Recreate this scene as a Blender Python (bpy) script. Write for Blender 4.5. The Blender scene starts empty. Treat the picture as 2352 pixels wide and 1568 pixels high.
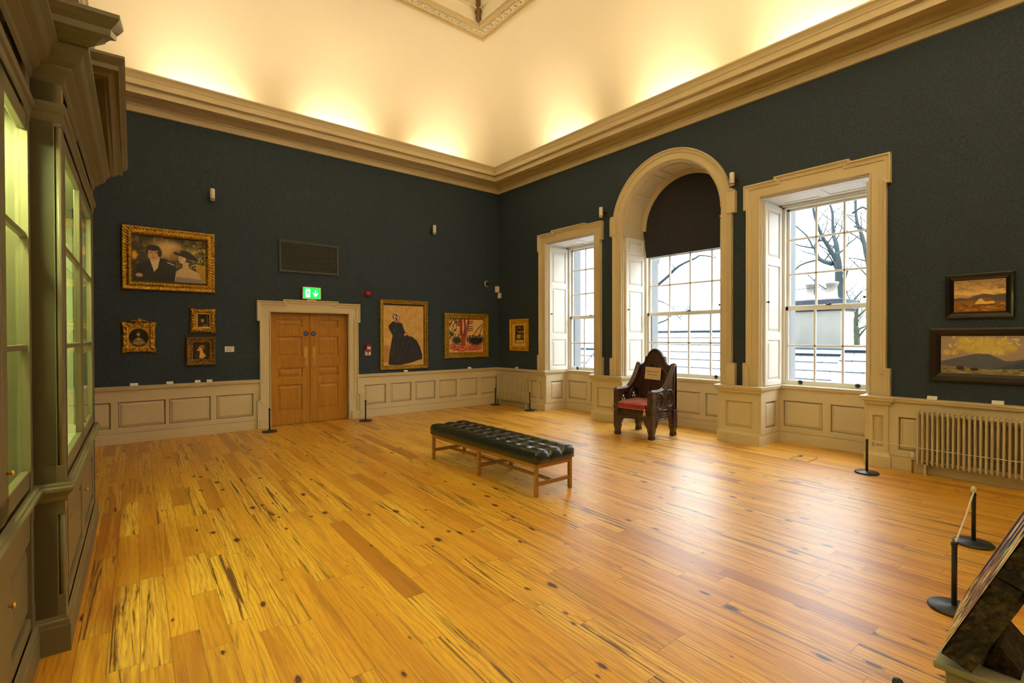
import bpy, bmesh, math, random
import numpy as np
from mathutils import Vector, Matrix, Euler, noise as mnoise
random.seed(7)
sc = bpy.context.scene
COL = sc.collection
PI = math.pi

# ------------------------------------------------------------------ camera
XW, YB = 7.387, 9.529            # window wall plane, back wall plane (camera stands over the origin)
CA = math.radians(2.2)           # the fitted cabinets and floor boards run 2.2 degrees off the window wall
def make_camera():
    f, yaw, pitch, roll = 1137.0, .6864, -.0091, -.0023
    fw = Vector((math.sin(yaw)*math.cos(pitch), math.cos(yaw)*math.cos(pitch), math.sin(pitch)))
    r = Vector((math.cos(yaw), -math.sin(yaw), 0)); u = r.cross(fw)
    r2 = r*math.cos(roll)+u*math.sin(roll); u2 = -r*math.sin(roll)+u*math.cos(roll)
    cd = bpy.data.cameras.new('camera'); co = bpy.data.objects.new('camera', cd); COL.objects.link(co)
    m = Matrix((r2, u2, -fw)).transposed().to_4x4(); m.translation = (0, 0, 1.6)
    co.matrix_world = m
    cd.sensor_width = 36.0; cd.lens = f/2352*36.0; cd.clip_start = .05; cd.clip_end = 300
    sc.camera = co
make_camera()

# ------------------------------------------------------------------ light and exposure
vs = sc.view_settings
sc.display_settings.display_device = 'sRGB'
vs.view_transform = 'Standard'; vs.look = 'None'; vs.gamma = 1.0; vs.use_curve_mapping = False
vs.exposure = EXPOSURE = 1.0
SKY = 1.5                        # overcast sky at the horizon
COVE_W = 30.0                     # each uplight behind the cornice
WARM = (1.0, .84, .60)
w = bpy.data.worlds.new('overcast_sky'); sc.world = w; w.use_nodes = True
wt = w.node_tree; bg = wt.nodes['Background']
_tc = wt.nodes.new('ShaderNodeTexCoord'); _sx = wt.nodes.new('ShaderNodeSeparateXYZ'); wt.links.new(_tc.outputs['Generated'], _sx.inputs[0])
_m0 = wt.nodes.new('ShaderNodeMath'); _m0.operation = 'MAXIMUM'; wt.links.new(_sx.outputs[2], _m0.inputs[0]); _m0.inputs[1].default_value = 0.
_mx = wt.nodes.new('ShaderNodeMath'); _mx.operation = 'POWER'; wt.links.new(_m0.outputs[0], _mx.inputs[0]); _mx.inputs[1].default_value = 1.6
_ma = wt.nodes.new('ShaderNodeMath'); _ma.operation = 'MULTIPLY_ADD'; wt.links.new(_mx.outputs[0], _ma.inputs[0])   # overcast: much brighter overhead than at the horizon
_ma.inputs[1].default_value = 12.0; _ma.inputs[2].default_value = SKY
wt.links.new(_ma.outputs[0], bg.inputs[1]); bg.inputs[0].default_value = (.84, .93, 1.0, 1)

def portal(y0, y1, z0, z1):       # tells the sampler where the daylight enters; gives no light itself
    ld = bpy.data.lights.new('window_daylight', 'AREA'); ld.shape = 'RECTANGLE'
    ld.size = z1-z0; ld.size_y = y1-y0; ld.cycles.is_portal = True
    o = bpy.data.objects.new('window_daylight', ld); COL.objects.link(o)
    o.location = (8.22, (y0+y1)/2, (z0+z1)/2); o.rotation_euler = (0, PI/2, 0)
for y0, y1, z1 in ((6.46, 7.83, 3.62), (3.886, 5.788, 4.56), (1.96, 3.29, 3.62)):
    portal(y0, y1, .86, z1)

def uplight(x, y, dx, dy, e=1.0):         # warm linear uplight lying in the trough behind the cornice, (dx,dy) points into the room
    ld = bpy.data.lights.new('cove_uplight', 'AREA'); ld.shape = 'RECTANGLE'; ld.size = 1.15; ld.size_y = .06
    ld.energy = COVE_W*e; ld.color = WARM
    o = bpy.data.objects.new('cove_uplight', ld); COL.objects.link(o)
    z = -Vector((dx*.35, dy*.35, 1)).normalized(); ax = Vector((-dy, dx, 0)); yy = z.cross(ax)
    m = Matrix((ax, yy, z)).transposed().to_4x4(); m.translation = (x, y, 5.38); o.matrix_world = m
TR = .15
for x in (1.36, 3.46, 5.55): uplight(x, YB-TR, 0, -1, .31)
for y, e in ((6.98, .34), (4.63, .34), (2.62, .36), (.55, .7), (-1.5, 1.4)): uplight(XW-TR, y, -1, 0, e)
for y in (7.4, 5.2, 3.0, .8, -1.4): uplight(-.945+y*.0384+TR, y, 1, 0, .22 if y > 6 else .5 if y > 4 else 1.4)
for x in (.8, 2.9, 5.0): uplight(x, -3.5+TR, 0, 1, 1.5)
def case_light(x, y, z, e):       # strip light inside the top of a display cabinet
    ld = bpy.data.lights.new('cabinet_strip_light', 'AREA'); ld.shape = 'RECTANGLE'; ld.size = .12; ld.size_y = .7
    ld.energy = e; ld.color = (.86, 1.0, .42)
    o = bpy.data.objects.new('cabinet_strip_light', ld); COL.objects.link(o); o.location = (x, y, z)
    o.rotation_euler = (0, 0, -CA)
case_light(-.62*math.cos(CA)+4.5*math.sin(CA), 4.5, 2.66, 26)
case_light(-.66*math.cos(CA)+2.95*math.sin(CA), 2.95, 2.66, 26)

# ------------------------------------------------------------------ naming helpers
def tag(o, label=None, cat=None, group=None, kind=None):
    if label: o['label'] = label
    if cat: o['category'] = cat
    if group: o['group'] = group
    if kind: o['kind'] = kind
    return o
def thing(name, label, cat, loc=(0, 0, 0), rz=0., group=None, kind=None, rot=None):
    o = bpy.data.objects.new(name, None); COL.objects.link(o); o.empty_display_size = .1
    o.location = loc; o.rotation_euler = rot if rot else (0, 0, rz)
    return tag(o, label, cat, group, kind)
def copy_tree(o, parent=None):
    c = o.copy(); COL.objects.link(c)
    if parent: c.parent = parent
    for ch in list(o.children): copy_tree(ch, c)
    return c

# ------------------------------------------------------------------ mesh helpers
class MB:
    def __init__(s): s.v = []; s.f = []; s.sm = []
    def add(s, vs_, fs, smooth=False):
        b = len(s.v); s.v += [tuple(p) for p in vs_]
        s.f += [tuple(i+b for i in q) for q in fs]; s.sm += [smooth]*len(fs); return s
    def box(s, x0, x1, y0, y1, z0, z1):
        return s.add([(x, y, z) for x in (x0, x1) for y in (y0, y1) for z in (z0, z1)],
                     [(0, 1, 3, 2), (4, 6, 7, 5), (0, 4, 5, 1), (2, 3, 7, 6), (0, 2, 6, 4), (1, 5, 7, 3)])
    def hexa(s, lo, hi):          # two quads (4 points each) joined
        return s.add(list(lo)+list(hi), [(3, 2, 1, 0), (4, 5, 6, 7)]+[(i, (i+1) % 4, 4+(i+1) % 4, 4+i) for i in range(4)])
    def prism(s, poly, fn, d0, d1, smooth=False):     # poly of 2d points, fn(a,b,d)->3d
        n = len(poly)
        vs_ = [fn(a, b, d0) for a, b in poly]+[fn(a, b, d1) for a, b in poly]
        s.add(vs_, [tuple(range(n-1, -1, -1)), tuple(range(n, 2*n))])
        return s.add(vs_, [(i, (i+1) % n, n+(i+1) % n, n+i) for i in range(n)], smooth)
    def grid(s, fn, nu, nv, smooth=True):
        vs_ = [fn(i/nu, j/nv) for j in range(nv+1) for i in range(nu+1)]
        return s.add(vs_, [(j*(nu+1)+i, j*(nu+1)+i+1, (j+1)*(nu+1)+i+1, (j+1)*(nu+1)+i) for j in range(nv) for i in range(nu)], smooth)
    def tube(s, path, r, n=8, caps=True, smooth=True):
        path = [Vector(p) for p in path]; m = len(path)
        rr = r if hasattr(r, '__len__') else [r]*m
        vs_ = []; up = None
        for i, p in enumerate(path):
            t = (path[min(i+1, m-1)]-path[max(i-1, 0)])
            t = t.normalized() if t.length > 1e-9 else Vector((0, 0, 1))
            if up is None:
                up = t.orthogonal().normalized()
            up = (up-t*up.dot(t)); up = up.normalized() if up.length > 1e-6 else t.orthogonal().normalized()
            sd = t.cross(up)
            for k in range(n):
                a = 2*PI*k/n; vs_.append(p+(up*math.cos(a)+sd*math.sin(a))*rr[i])
        fs = [(i*n+k, i*n+(k+1) % n, (i+1)*n+(k+1) % n, (i+1)*n+k) for i in range(m-1) for k in range(n)]
        s.add(vs_, fs, smooth)
        if caps: s.add([vs_[k] for k in range(n)], [tuple(range(n-1, -1, -1))]); s.add([vs_[(m-1)*n+k] for k in range(n)], [tuple(range(n))])
        return s
    def lathe(s, prof, c=(0, 0, 0), axis='z', n=24, smooth=True):
        cx, cy, cz = c; vs_ = []
        for r, h in prof:
            for k in range(n):
                a = 2*PI*k/n; x, y = r*math.cos(a), r*math.sin(a)
                vs_.append((cx+x, cy+y, cz+h) if axis == 'z' else (cx+x, cy-h, cz+y) if axis == '-y' else (cx+h, cy+x, cz+y))
        m = len(prof)
        s.add(vs_, [(i*n+k, i*n+(k+1) % n, (i+1)*n+(k+1) % n, (i+1)*n+k) for i in range(m-1) for k in range(n)], smooth)
        s.add(vs_[:n], [tuple(range(n-1, -1, -1))]); return s.add(vs_[-n:], [tuple(range(n))])
    def sweep(s, prof, path, side=1, closed=False, smooth=False, caps=True):
        # prof: (offset from path, height); path: plan points (x,y[,z]); side=1 offsets to the right of travel; mitred corners
        P = [Vector((p[0], p[1])) for p in path]; Z = [p[2] if len(p) > 2 else 0. for p in path]; n = len(P)
        N = []
        for i in range(n-(0 if closed else 1)):
            d = P[(i+1) % n]-P[i]; d.normalize(); N.append(Vector((d.y, -d.x))*side)
        vs_ = []
        for i in range(n):
            if closed: a, b = N[i-1], N[i]
            else: a, b = N[max(i-1, 0)], N[min(i, n-2)]
            m = (a+b)/max(.15, 1+a.dot(b))
            for o, h in prof: vs_.append((P[i].x+m.x*o, P[i].y+m.y*o, Z[i]+h))
        k = len(prof); last = n if closed else n-1
        fs = [(i*k+j, ((i+1) % n)*k+j, ((i+1) % n)*k+j+1, i*k+j+1) for i in range(last) for j in range(k-1)]
        s.add(vs_, fs, smooth)
        if caps and not closed:
            s.add(vs_[:k], [tuple(range(k))]); s.add(vs_[-k:], [tuple(range(k-1, -1, -1))])
        return s
    def rings(s, prof, rect, fn=None, smooth=False):   # concentric rectangles: prof (inset, n) on rect (a0,a1,b0,b1); fn(a,b,n)->3d
        fn = fn or (lambda a, b, n: (a, -n, b)); a0, a1, b0, b1 = rect; vs_ = []
        for t, n in prof: vs_ += [fn(a0+t, b0+t, n), fn(a1-t, b0+t, n), fn(a1-t, b1-t, n), fn(a0+t, b1-t, n)]
        m = len(prof)
        return s.add(vs_, [(i*4+k, i*4+(k+1) % 4, (i+1)*4+(k+1) % 4, (i+1)*4+k) for i in range(m-1) for k in range(4)], smooth)
    def field(s, rect, fn, n0, n1, bev, gap=.006):      # raised and fielded panel
        a0, a1, b0, b1 = rect; g = gap
        s.rings([(0, n0), (g, n0), (g+bev*.25, n0+.004), (g+bev, n1)], rect, fn)
        t = g+bev
        return s.add([fn(a0+t, b0+t, n1), fn(a1-t, b0+t, n1), fn(a1-t, b1-t, n1), fn(a0+t, b1-t, n1)], [(0, 1, 2, 3)])
    def panelled(s, a0, a1, z0, z1, panels, fn, base=0., th=.030, raise_=.020, bev=.03):
        # framed panelling: stiles and rails th thick standing on plane `base`, with raised fields between
        ps = sorted(panels)
        def bx(x0, x1, y0, y1):
            if x1-x0 < 1e-4 or y1-y0 < 1e-4: return
            s.hexa([fn(x0, y0, base), fn(x1, y0, base), fn(x1, y1, base), fn(x0, y1, base)],
                   [fn(x0, y0, base+th), fn(x1, y0, base+th), fn(x1, y1, base+th), fn(x0, y1, base+th)])
        cols = sorted({(round(p[0], 4), round(p[1], 4)) for p in ps}); x = a0
        for c0, c1 in cols:
            bx(x, c0, z0, z1); x = c1; z = z0
            for p in sorted([p for p in ps if abs(p[0]-c0) < 1e-3], key=lambda p: p[2]):
                bx(c0, c1, z, p[2]); z = p[3]
                s.rings([(0, base+th), (.006, base+th-.002), (.010, base+.012), (.012, base)], p, fn)
                s.field((p[0]+.018, p[1]-.018, p[2]+.018, p[3]-.018), fn, base+.001, base+raise_, bev)
            bx(c0, c1, z, z1)
        bx(x, a1, z0, z1); return s
    def shift(s, d): s.v = [(p[0]+d[0], p[1]+d[1], p[2]+d[2]) for p in s.v]; return s
    def build(s, name, m, parent=None, bevel=0, seg=2, recalc=True):
        me = bpy.data.meshes.new(name); me.from_pydata(s.v, [], s.f); me.update()
        me.polygons.foreach_set('use_smooth', s.sm)
        if recalc:
            bm = bmesh.new(); bm.from_mesh(me); bmesh.ops.remove_doubles(bm, verts=bm.verts, dist=1e-5)
            bmesh.ops.recalc_face_normals(bm, faces=bm.faces); bm.to_mesh(me); bm.free()
        me.materials.append(m)
        o = bpy.data.objects.new(name, me); COL.objects.link(o)
        if parent: o.parent = parent
        if bevel:
            b = o.modifiers.new('bevel', 'BEVEL'); b.width = bevel; b.segments = seg; b.limit_method = 'ANGLE'; b.angle_limit = math.radians(40)
        return o
XZ = lambda a, b, d: (a, -d, b)          # wall-hung local frame: a right, b up, d out of the wall (-y)

# ------------------------------------------------------------------ material helpers
def lin(r, g=None, b=None):
    if g is None: r, g, b = r
    f = lambda c: (c/255/12.92) if c/255 <= .04045 else ((c/255+.055)/1.055)**2.4
    return (f(r), f(g), f(b), 1)
class G:
    def __init__(s, name):
        s.m = bpy.data.materials.new(name); s.m.use_nodes = True; s.t = s.m.node_tree
        s.b = s.t.nodes['Principled BSDF']; s.out = s.t.nodes['Material Output']
    def n(s, ty, **kw):
        x = s.t.nodes.new(ty)
        for k, v in kw.items(): setattr(x, k, v)
        return x
    def put(s, sock, v):
        if isinstance(v, bpy.types.NodeSocket): s.t.links.new(v, sock)
        elif v is not None: sock.default_value = v
    def set(s, **kw):
        for k, v in kw.items(): s.put(s.b.inputs[k.replace('_', ' ')], v)
        return s
    def math(s, op, a, b=None, c=None):
        x = s.n('ShaderNodeMath', operation=op); s.put(x.inputs[0], a); s.put(x.inputs[1], b)
        if c is not None: s.put(x.inputs[2], c)
        return x.outputs[0]
    def mix(s, f, a, b, mode='MIX'):
        x = s.n('ShaderNodeMix', data_type='RGBA', blend_type=mode)
        s.put(x.inputs[0], f); s.put(x.inputs[6], a); s.put(x.inputs[7], b); return x.outputs[2]
    def ramp(s, f, stops, interp='LINEAR'):
        x = s.n('ShaderNodeValToRGB'); cr = x.color_ramp; cr.interpolation = interp
        while len(cr.elements) < len(stops): cr.elements.new(.5)
        for e, (p, c) in zip(cr.elements, stops): e.position = p; e.color = c if hasattr(c, '__len__') else (c, c, c, 1)
        s.put(x.inputs[0], f); return x.outputs[0]
    def noise(s, vec, scale, detail=3, rough=.5, dist=0., out=0):
        x = s.n('ShaderNodeTexNoise'); s.put(x.inputs['Vector'], vec)
        x.inputs['Scale'].default_value = scale; x.inputs['Detail'].default_value = detail
        x.inputs['Roughness'].default_value = rough; x.inputs['Distortion'].default_value = dist
        return x.outputs[out]
    def vec(s, x=0., y=0., z=0.):
        c = s.n('ShaderNodeCombineXYZ'); s.put(c.inputs[0], x); s.put(c.inputs[1], y); s.put(c.inputs[2], z); return c.outputs[0]
    def sep(s, v):
        c = s.n('ShaderNodeSeparateXYZ'); s.put(c.inputs[0], v); return c.outputs
    def coord(s, k='Object'): return s.n('ShaderNodeTexCoord').outputs[k]
    def mapped(s, v, scale=(1, 1, 1), rot=(0, 0, 0)):
        c = s.n('ShaderNodeMapping'); s.put(c.inputs[0], v); c.inputs['Scale'].default_value = scale; c.inputs['Rotation'].default_value = rot; return c.outputs[0]
    def bump(s, h, strength=.2, dist=.01):
        x = s.n('ShaderNodeBump'); x.inputs['Strength'].default_value = strength; x.inputs['Distance'].default_value = dist
        s.put(x.inputs['Height'], h); s.put(s.b.inputs['Normal'], x.outputs[0]); return s
def plain(name, c, rough=.5, metal=0., spec=.5, var=.06, scale=6., coat=0.):
    g = G(name); k = g.noise(g.coord(), scale, 4)
    c2 = tuple(min(1, x*(1-var*2)) for x in c[:3])+(1,)
    g.set(Base_Color=g.mix(k, c2, c), Roughness=rough, Metallic=metal, Specular_IOR_Level=spec, Coat_Weight=coat); return g.m
def text(body, size, m, parent, loc, rot=(PI/2, 0, 0), shear=0., name='lettering', align='CENTER'):
    cu = bpy.data.curves.new(name, 'FONT'); cu.body = body; cu.size = size; cu.align_x = align; cu.shear = shear; cu.extrude = .0003
    t = bpy.data.objects.new(name, cu); COL.objects.link(t)
    me = bpy.data.meshes.new_from_object(t.evaluated_get(bpy.context.evaluated_depsgraph_get()))
    bpy.data.objects.remove(t); bpy.data.curves.remove(cu)
    me.name = name; me.materials.clear(); me.materials.append(m)
    o = bpy.data.objects.new(name, me); COL.objects.link(o); o.parent = parent; o.location = loc; o.rotation_euler = rot
    return o
M = {}
# ------------------------------------------------------------------ materials
def floor_mat():
    g = G('pine_boards'); p = g.sep(g.n('ShaderNodeNewGeometry').outputs['Position'])
    sa, ca = math.sin(CA), math.cos(CA); W = .13
    u = g.math('ADD', g.math('MULTIPLY', p[0], sa), g.math('MULTIPLY', p[1], ca))
    v = g.math('SUBTRACT', g.math('MULTIPLY', p[0], ca), g.math('MULTIPLY', p[1], sa))
    vw = g.math('DIVIDE', v, W); row = g.math('FLOOR', vw)
    def wn(vec):
        x = g.n('ShaderNodeTexWhiteNoise', noise_dimensions='3D'); g.put(x.inputs[0], vec); return x
    r1 = wn(g.vec(row, 3.3, 0)).outputs['Value']; r2 = wn(g.vec(row, 9.1, 2)).outputs['Value']
    ln = g.math('MULTIPLY_ADD', r1, .9, .65)
    s_ = g.math('DIVIDE', g.math('MULTIPLY_ADD', r2, 9., u), ln); cell = g.math('FLOOR', s_)
    idn = wn(g.vec(row, cell, 5.5)); id1 = idn.outputs['Value']; idc = g.sep(idn.outputs['Color'])
    # joints between boards
    fv = g.math('FRACT', vw); ev = g.math('MULTIPLY', g.math('MINIMUM', fv, g.math('SUBTRACT', 1, fv)), W)
    fs = g.math('FRACT', s_); es = g.math('MULTIPLY', g.math('MINIMUM', fs, g.math('SUBTRACT', 1, fs)), ln)
    seam = g.math('MAXIMUM', g.math('LESS_THAN', ev, .0011), g.math('LESS_THAN', es, .0012))
    # grain in board space
    gv = g.vec(g.math('MULTIPLY_ADD', id1, 41., u), g.math('MULTIPLY_ADD', idc[1], 17., v), g.math('MULTIPLY', idc[2], 9.))
    warp = g.noise(g.mapped(gv, (1.1, 5., 1)), 1.6, 3)
    ph = g.math('MULTIPLY_ADD', warp, 22., g.math('MULTIPLY', v, 210.))
    rings_ = g.math('MULTIPLY_ADD', g.math('SINE', ph), .5, .5)
    fine = g.noise(g.mapped(gv, (6., 150., 1)), 1.0, 4, .6)
    broad = g.noise(g.mapped(gv, (.9, 13., 1)), 1.0, 3, .55)
    base = g.ramp(id1, [(0, lin(176, 114, 22)), (.06, lin(200, 138, 28)), (.16, lin(222, 160, 38)), (.5, lin(232, 174, 48)), (.8, lin(236, 182, 58)), (1, lin(238, 188, 68))])
    # growth rings: fine dark lines, strongest on some boards
    c = g.mix(g.math('MULTIPLY', g.math('MULTIPLY', g.math('POWER', rings_, 2.), fine), g.ramp(idc[0], [(.0, .35), (.9, .85)])), base, lin(160, 92, 22))
    c = g.mix(g.math('MULTIPLY', g.ramp(fine, [(.52, 0.), (.66, 1.)]), .38), c, lin(150, 86, 20))
    # long soft brown flames and dark heartwood streaks running with the grain
    flame = g.noise(g.mapped(gv, (.55, 11., 1)), 1.0, 4, .6, .8)
    c = g.mix(g.math('MULTIPLY', g.ramp(flame, [(.50, 0.), (.64, 1.)]), g.math('MULTIPLY_ADD', idc[1], .5, .25)), c, lin(172, 104, 24))
    c = g.mix(g.math('MULTIPLY', g.ramp(broad, [(.56, 0.), (.70, 1.)]), .45), c, lin(190, 122, 30))
    st = g.noise(g.mapped(gv, (.8, 22., 1)), 1.0, 6, .66, 1.0)
    c = g.mix(g.math('MULTIPLY', g.ramp(st, [(.545, 0.), (.61, 1.)]), g.ramp(idc[0], [(.3, .25), (.8, .9)])), c, lin(84, 40, 10))
    # knots
    vo = g.n('ShaderNodeTexVoronoi', feature='F1', voronoi_dimensions='2D'); g.put(vo.inputs['Vector'], g.mapped(gv, (3.0, 6.2, 1))); vo.inputs['Scale'].default_value = 1.0
    d = g.math('ADD', vo.outputs['Distance'], g.math('MULTIPLY', g.math('SUBTRACT', g.noise(g.mapped(gv, (14., 40., 1)), 1., 3), .5), .16))
    ksz = g.math('MULTIPLY', g.math('POWER', g.sep(vo.outputs['Color'])[0], 3.), .19)
    kn = g.math('LESS_THAN', d, g.math('SUBTRACT', ksz, .062))
    halo = g.math('LESS_THAN', d, g.math('MULTIPLY_ADD', ksz, 1.3, -.058))
    c = g.mix(g.math('MULTIPLY', halo, .45), c, lin(150, 80, 28)); c = g.mix(g.math('MULTIPLY', kn, .88), c, lin(52, 26, 12))
    c = g.mix(g.math('MULTIPLY', seam, .75), c, lin(58, 32, 12))
    g.set(Base_Color=c, Roughness=g.math('MULTIPLY_ADD', fine, .16, .30), Specular_IOR_Level=.75, Coat_Weight=.35, Coat_Roughness=.38)
    g.bump(g.math('SUBTRACT', g.math('MULTIPLY', fine, .15), seam), .12, .003); return g.m
M['floor'] = floor_mat()
def wallpaper(name, c1, c2):
    g = G(name); co = g.coord()
    k = g.noise(g.mapped(co, (90, 90, 30)), 1., 3, .7); k2 = g.noise(co, 60, 4, .7)
    c = g.mix(g.ramp(k, [(.35, 0.), (.65, 1.)]), c1, c2); c = g.mix(g.math('MULTIPLY', k2, .35), c, c1)
    g.set(Base_Color=c, Roughness=.72, Specular_IOR_Level=.3); g.bump(k, .15, .002); return g.m
M['navy'] = wallpaper('navy_wallcovering', lin(40, 52, 64), lin(60, 74, 88))
M['cream'] = plain('stone_paint', lin(214, 198, 162), .42, var=.02)
M['white'] = plain('window_paint', lin(226, 222, 212), .38, var=.02)
M['ceil'] = plain('ceiling_paint', lin(218, 207, 178), .75, var=.015)
M['orn'] = plain('plaster_ornament', lin(196, 174, 122), .6, var=.1, scale=30)  # relief shade put into the colour: ground darker under the scrollwork
M['cab'] = plain('olive_grey_paint', lin(116, 108, 80), .42, var=.03)
M['cabin'] = plain('cabinet_lining', lin(214, 214, 178), .6, var=.03)
def wood(name, c1, c2, sc_=(3, 60, 60), rough=.4, coat=.0):
    g = G(name); co = g.coord(); k = g.noise(g.mapped(co, sc_), 1., 4, .6, .4); k2 = g.noise(g.mapped(co, tuple(x*.3 for x in sc_)), 1., 3)
    c = g.mix(g.ramp(k, [(.3, 0.), (.7, 1.)]), c1, c2); c = g.mix(g.math('MULTIPLY', k2, .4), c, tuple(x*.6 for x in c1[:3])+(1,))
    g.set(Base_Color=c, Roughness=rough, Coat_Weight=coat); g.bump(k, .08, .002); return g.m
M['oak'] = wood('oak_veneer', lin(170, 112, 32), lin(202, 146, 56), (45, 45, 2.2), .36)
M['benchwood'] = wood('bench_teak', lin(146, 96, 36), lin(186, 130, 58), (40, 3, 40), .38)
M['throne'] = wood('dark_carved_oak', lin(56, 39, 36), lin(92, 66, 60), (30, 30, 6), .26, .4)
M['leather'] = None
def leather():
    g = G('black_green_leather'); co = g.coord(); k = g.noise(co, 140, 4, .7); k2 = g.noise(co, 7, 3)
    g.set(Base_Color=g.mix(k2, lin(30, 32, 26), lin(44, 46, 38)), Roughness=g.math('MULTIPLY_ADD', k, .12, .2), Specular_IOR_Level=.7); g.bump(k2, .12, .004); return g.m
M['leather'] = leather()
def velvet():
    g = G('red_damask'); co = g.coord(); k = g.noise(co, 22, 4, .6, 1.2)
    g.set(Base_Color=g.mix(g.ramp(k, [(.42, 0.), (.56, 1.)]), lin(190, 30, 44), lin(132, 14, 30)), Roughness=.55, Sheen_Weight=.4); g.bump(k, .2, .004); return g.m
M['red'] = velvet()
M['gold_piping'] = plain('gold_piping', lin(196, 150, 90), .5)
def gilt(name, c1, c2, rough=.34, sc_=45):
    g = G(name); co = g.coord(); k = g.noise(co, sc_, 4, .65); k2 = g.noise(co, 9, 3)
    c = g.mix(g.ramp(k, [(.36, 0.), (.62, 1.)]), c1, c2)
    g.set(Base_Color=g.mix(g.math('MULTIPLY', k2, .5), c, c1), Metallic=.55, Roughness=rough); g.bump(k, .35, .004); return g.m
M['gilt'] = gilt('worn_gilt', lin(110, 76, 16), lin(226, 178, 44))
M['gilt_bright'] = gilt('bright_gilt', lin(204, 146, 26), lin(246, 204, 66), .3, 20)
M['gilt_dark'] = gilt('dark_gilt', lin(70, 50, 18), lin(164, 124, 48), .4)
M['black_frame'] = plain('black_frame', lin(24, 18, 16), .3, coat=.2)
M['brown_frame'] = plain('dark_brown_frame', lin(30, 18, 14), .4)
M['iron'] = plain('black_iron', lin(44, 46, 50), .45, var=.1, scale=30)
M['blackmetal'] = plain('black_fitting', lin(26, 26, 28), .45)
M['brass'] = plain('brass', lin(230, 190, 104), .4, metal=.7)
M['steel'] = plain('chrome', lin(200, 196, 188), .18, metal=1.)
M['plastic'] = plain('white_plastic', lin(232, 226, 210), .4)
M['card'] = plain('white_card', lin(240, 238, 230), .6)
M['ink'] = plain('dark_ink', lin(70, 60, 56), .7)
M['redplastic'] = plain('red_plastic', lin(176, 24, 20), .28)
M['blue'] = plain('blue_disc', lin(28, 60, 130), .4)
M['vent'] = plain('vent_metal', lin(64, 68, 66), .5)
M['blind'] = plain('dark_blind_cloth', lin(46, 44, 52), .85, var=.15, scale=40)
M['rope'] = plain('cream_cord', lin(222, 212, 194), .7)
M['rad'] = plain('radiator_paint', lin(200, 186, 150), .35, var=.02)
M['tan_paper'] = plain('tan_paper', lin(226, 194, 150), .7)
M['stand'] = plain('stand_paint', lin(160, 152, 124), .5)
M['bronze'] = plain('bronze_leaf', lin(120, 88, 40), .5, var=.25, scale=20)
def burnt():
    g = G('burnt_board_edge'); co = g.coord(); k = g.noise(co, 40, 5, .7); k2 = g.noise(g.mapped(co, (1, 1, 1)), 7, 3)
    c = g.mix(g.ramp(k, [(.4, 0.), (.66, 1.)]), lin(26, 20, 14), lin(92, 76, 44)); c = g.mix(g.ramp(k2, [(.52, 0.), (.62, .8)]), c, lin(20, 16, 14))
    g.set(Base_Color=c, Roughness=.7); g.bump(k, .6, .01); return g.m
M['burnt'] = burnt()
def slate():
    g = G('roof_slate'); p = g.sep(g.coord('Object')); co = g.vec(p[1], p[0], 0.)
    b = g.n('ShaderNodeTexBrick'); g.put(b.inputs['Vector'], co); b.offset = .5
    for k, v in (('Scale', 1.), ('Mortar Size', .014), ('Brick Width', .55), ('Row Height', .34)): b.inputs[k].default_value = v
    b.inputs['Color1'].default_value = lin(88, 94, 104); b.inputs['Color2'].default_value = lin(108, 114, 124); b.inputs['Mortar'].default_value = lin(50, 56, 64)
    k = g.noise(co, 3, 4); g.set(Base_Color=g.mix(g.math('MULTIPLY', k, .3), b.outputs['Color'], lin(112, 118, 124)), Roughness=.6); return g.m
M['slate'] = slate()
M['lead'] = plain('lead_flashing', lin(62, 78, 92), .5, var=.2)
M['render'] = plain('pale_render', lin(128, 124, 116), .8, var=.12, scale=3)
M['capstone'] = plain('dark_capstone', lin(44, 48, 58), .8, var=.2)
M['pot'] = plain('chimney_pot_clay', lin(134, 128, 116), .7, var=.1)
M['bark'] = plain('winter_bark', lin(34, 46, 48), .9, var=.25, scale=4)
M['ivy'] = plain('ivy_bark', lin(60, 66, 46), .9, var=.25, scale=4)
M['far'] = plain('far_building', lin(120, 136, 150), .8)
M['extstone'] = plain('exterior_stone', lin(120, 122, 124), .85, var=.15, scale=8)
def pane():
    g = G('window_glass'); t = g.n('ShaderNodeBsdfTransparent'); t.inputs[0].default_value = (.97, .985, .98, 1)
    s = g.n('ShaderNodeBsdfGlossy'); s.inputs['Roughness'].default_value = .02
    f = g.n('ShaderNodeFresnel'); f.inputs[0].default_value = 1.45
    front = g.math('SUBTRACT', 1., g.n('ShaderNodeNewGeometry').outputs['Backfacing'])
    x = g.n('ShaderNodeMixShader'); g.put(x.inputs[0], g.math('MULTIPLY', f.outputs[0], front)); g.put(x.inputs[1], t.outputs[0]); g.put(x.inputs[2], s.outputs[0])
    g.t.links.new(x.outputs[0], g.out.inputs[0]); return g.m
M['glass'] = pane()
def emit(name, c, e):
    g = G(name); g.set(Base_Color=c, Emission_Color=c, Emission_Strength=e, Roughness=.4); return g.m
M['exit_green'] = emit('lit_green', (.0, .62, .06, 1), 1.15)
M['exit_white'] = emit('lit_white', (.9, 1., .92, 1), 1.1)
def artmat():
    g = G('painted_canvas'); a = g.n('ShaderNodeVertexColor'); a.layer_name = 'paint'
    k = g.noise(g.coord(), 120, 3); g.set(Base_Color=a.outputs[0], Roughness=.45, Specular_IOR_Level=.4); g.bump(k, .2, .002); return g.m
M['art'] = artmat()
M['slab_paint'] = artmat(); M['slab_paint'].name = 'slab_paint'
_sp = M['slab_paint'].node_tree.nodes['Principled BSDF']; _sp.inputs['Roughness'].default_value = .85; _sp.inputs['Specular IOR Level'].default_value = .1
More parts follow.
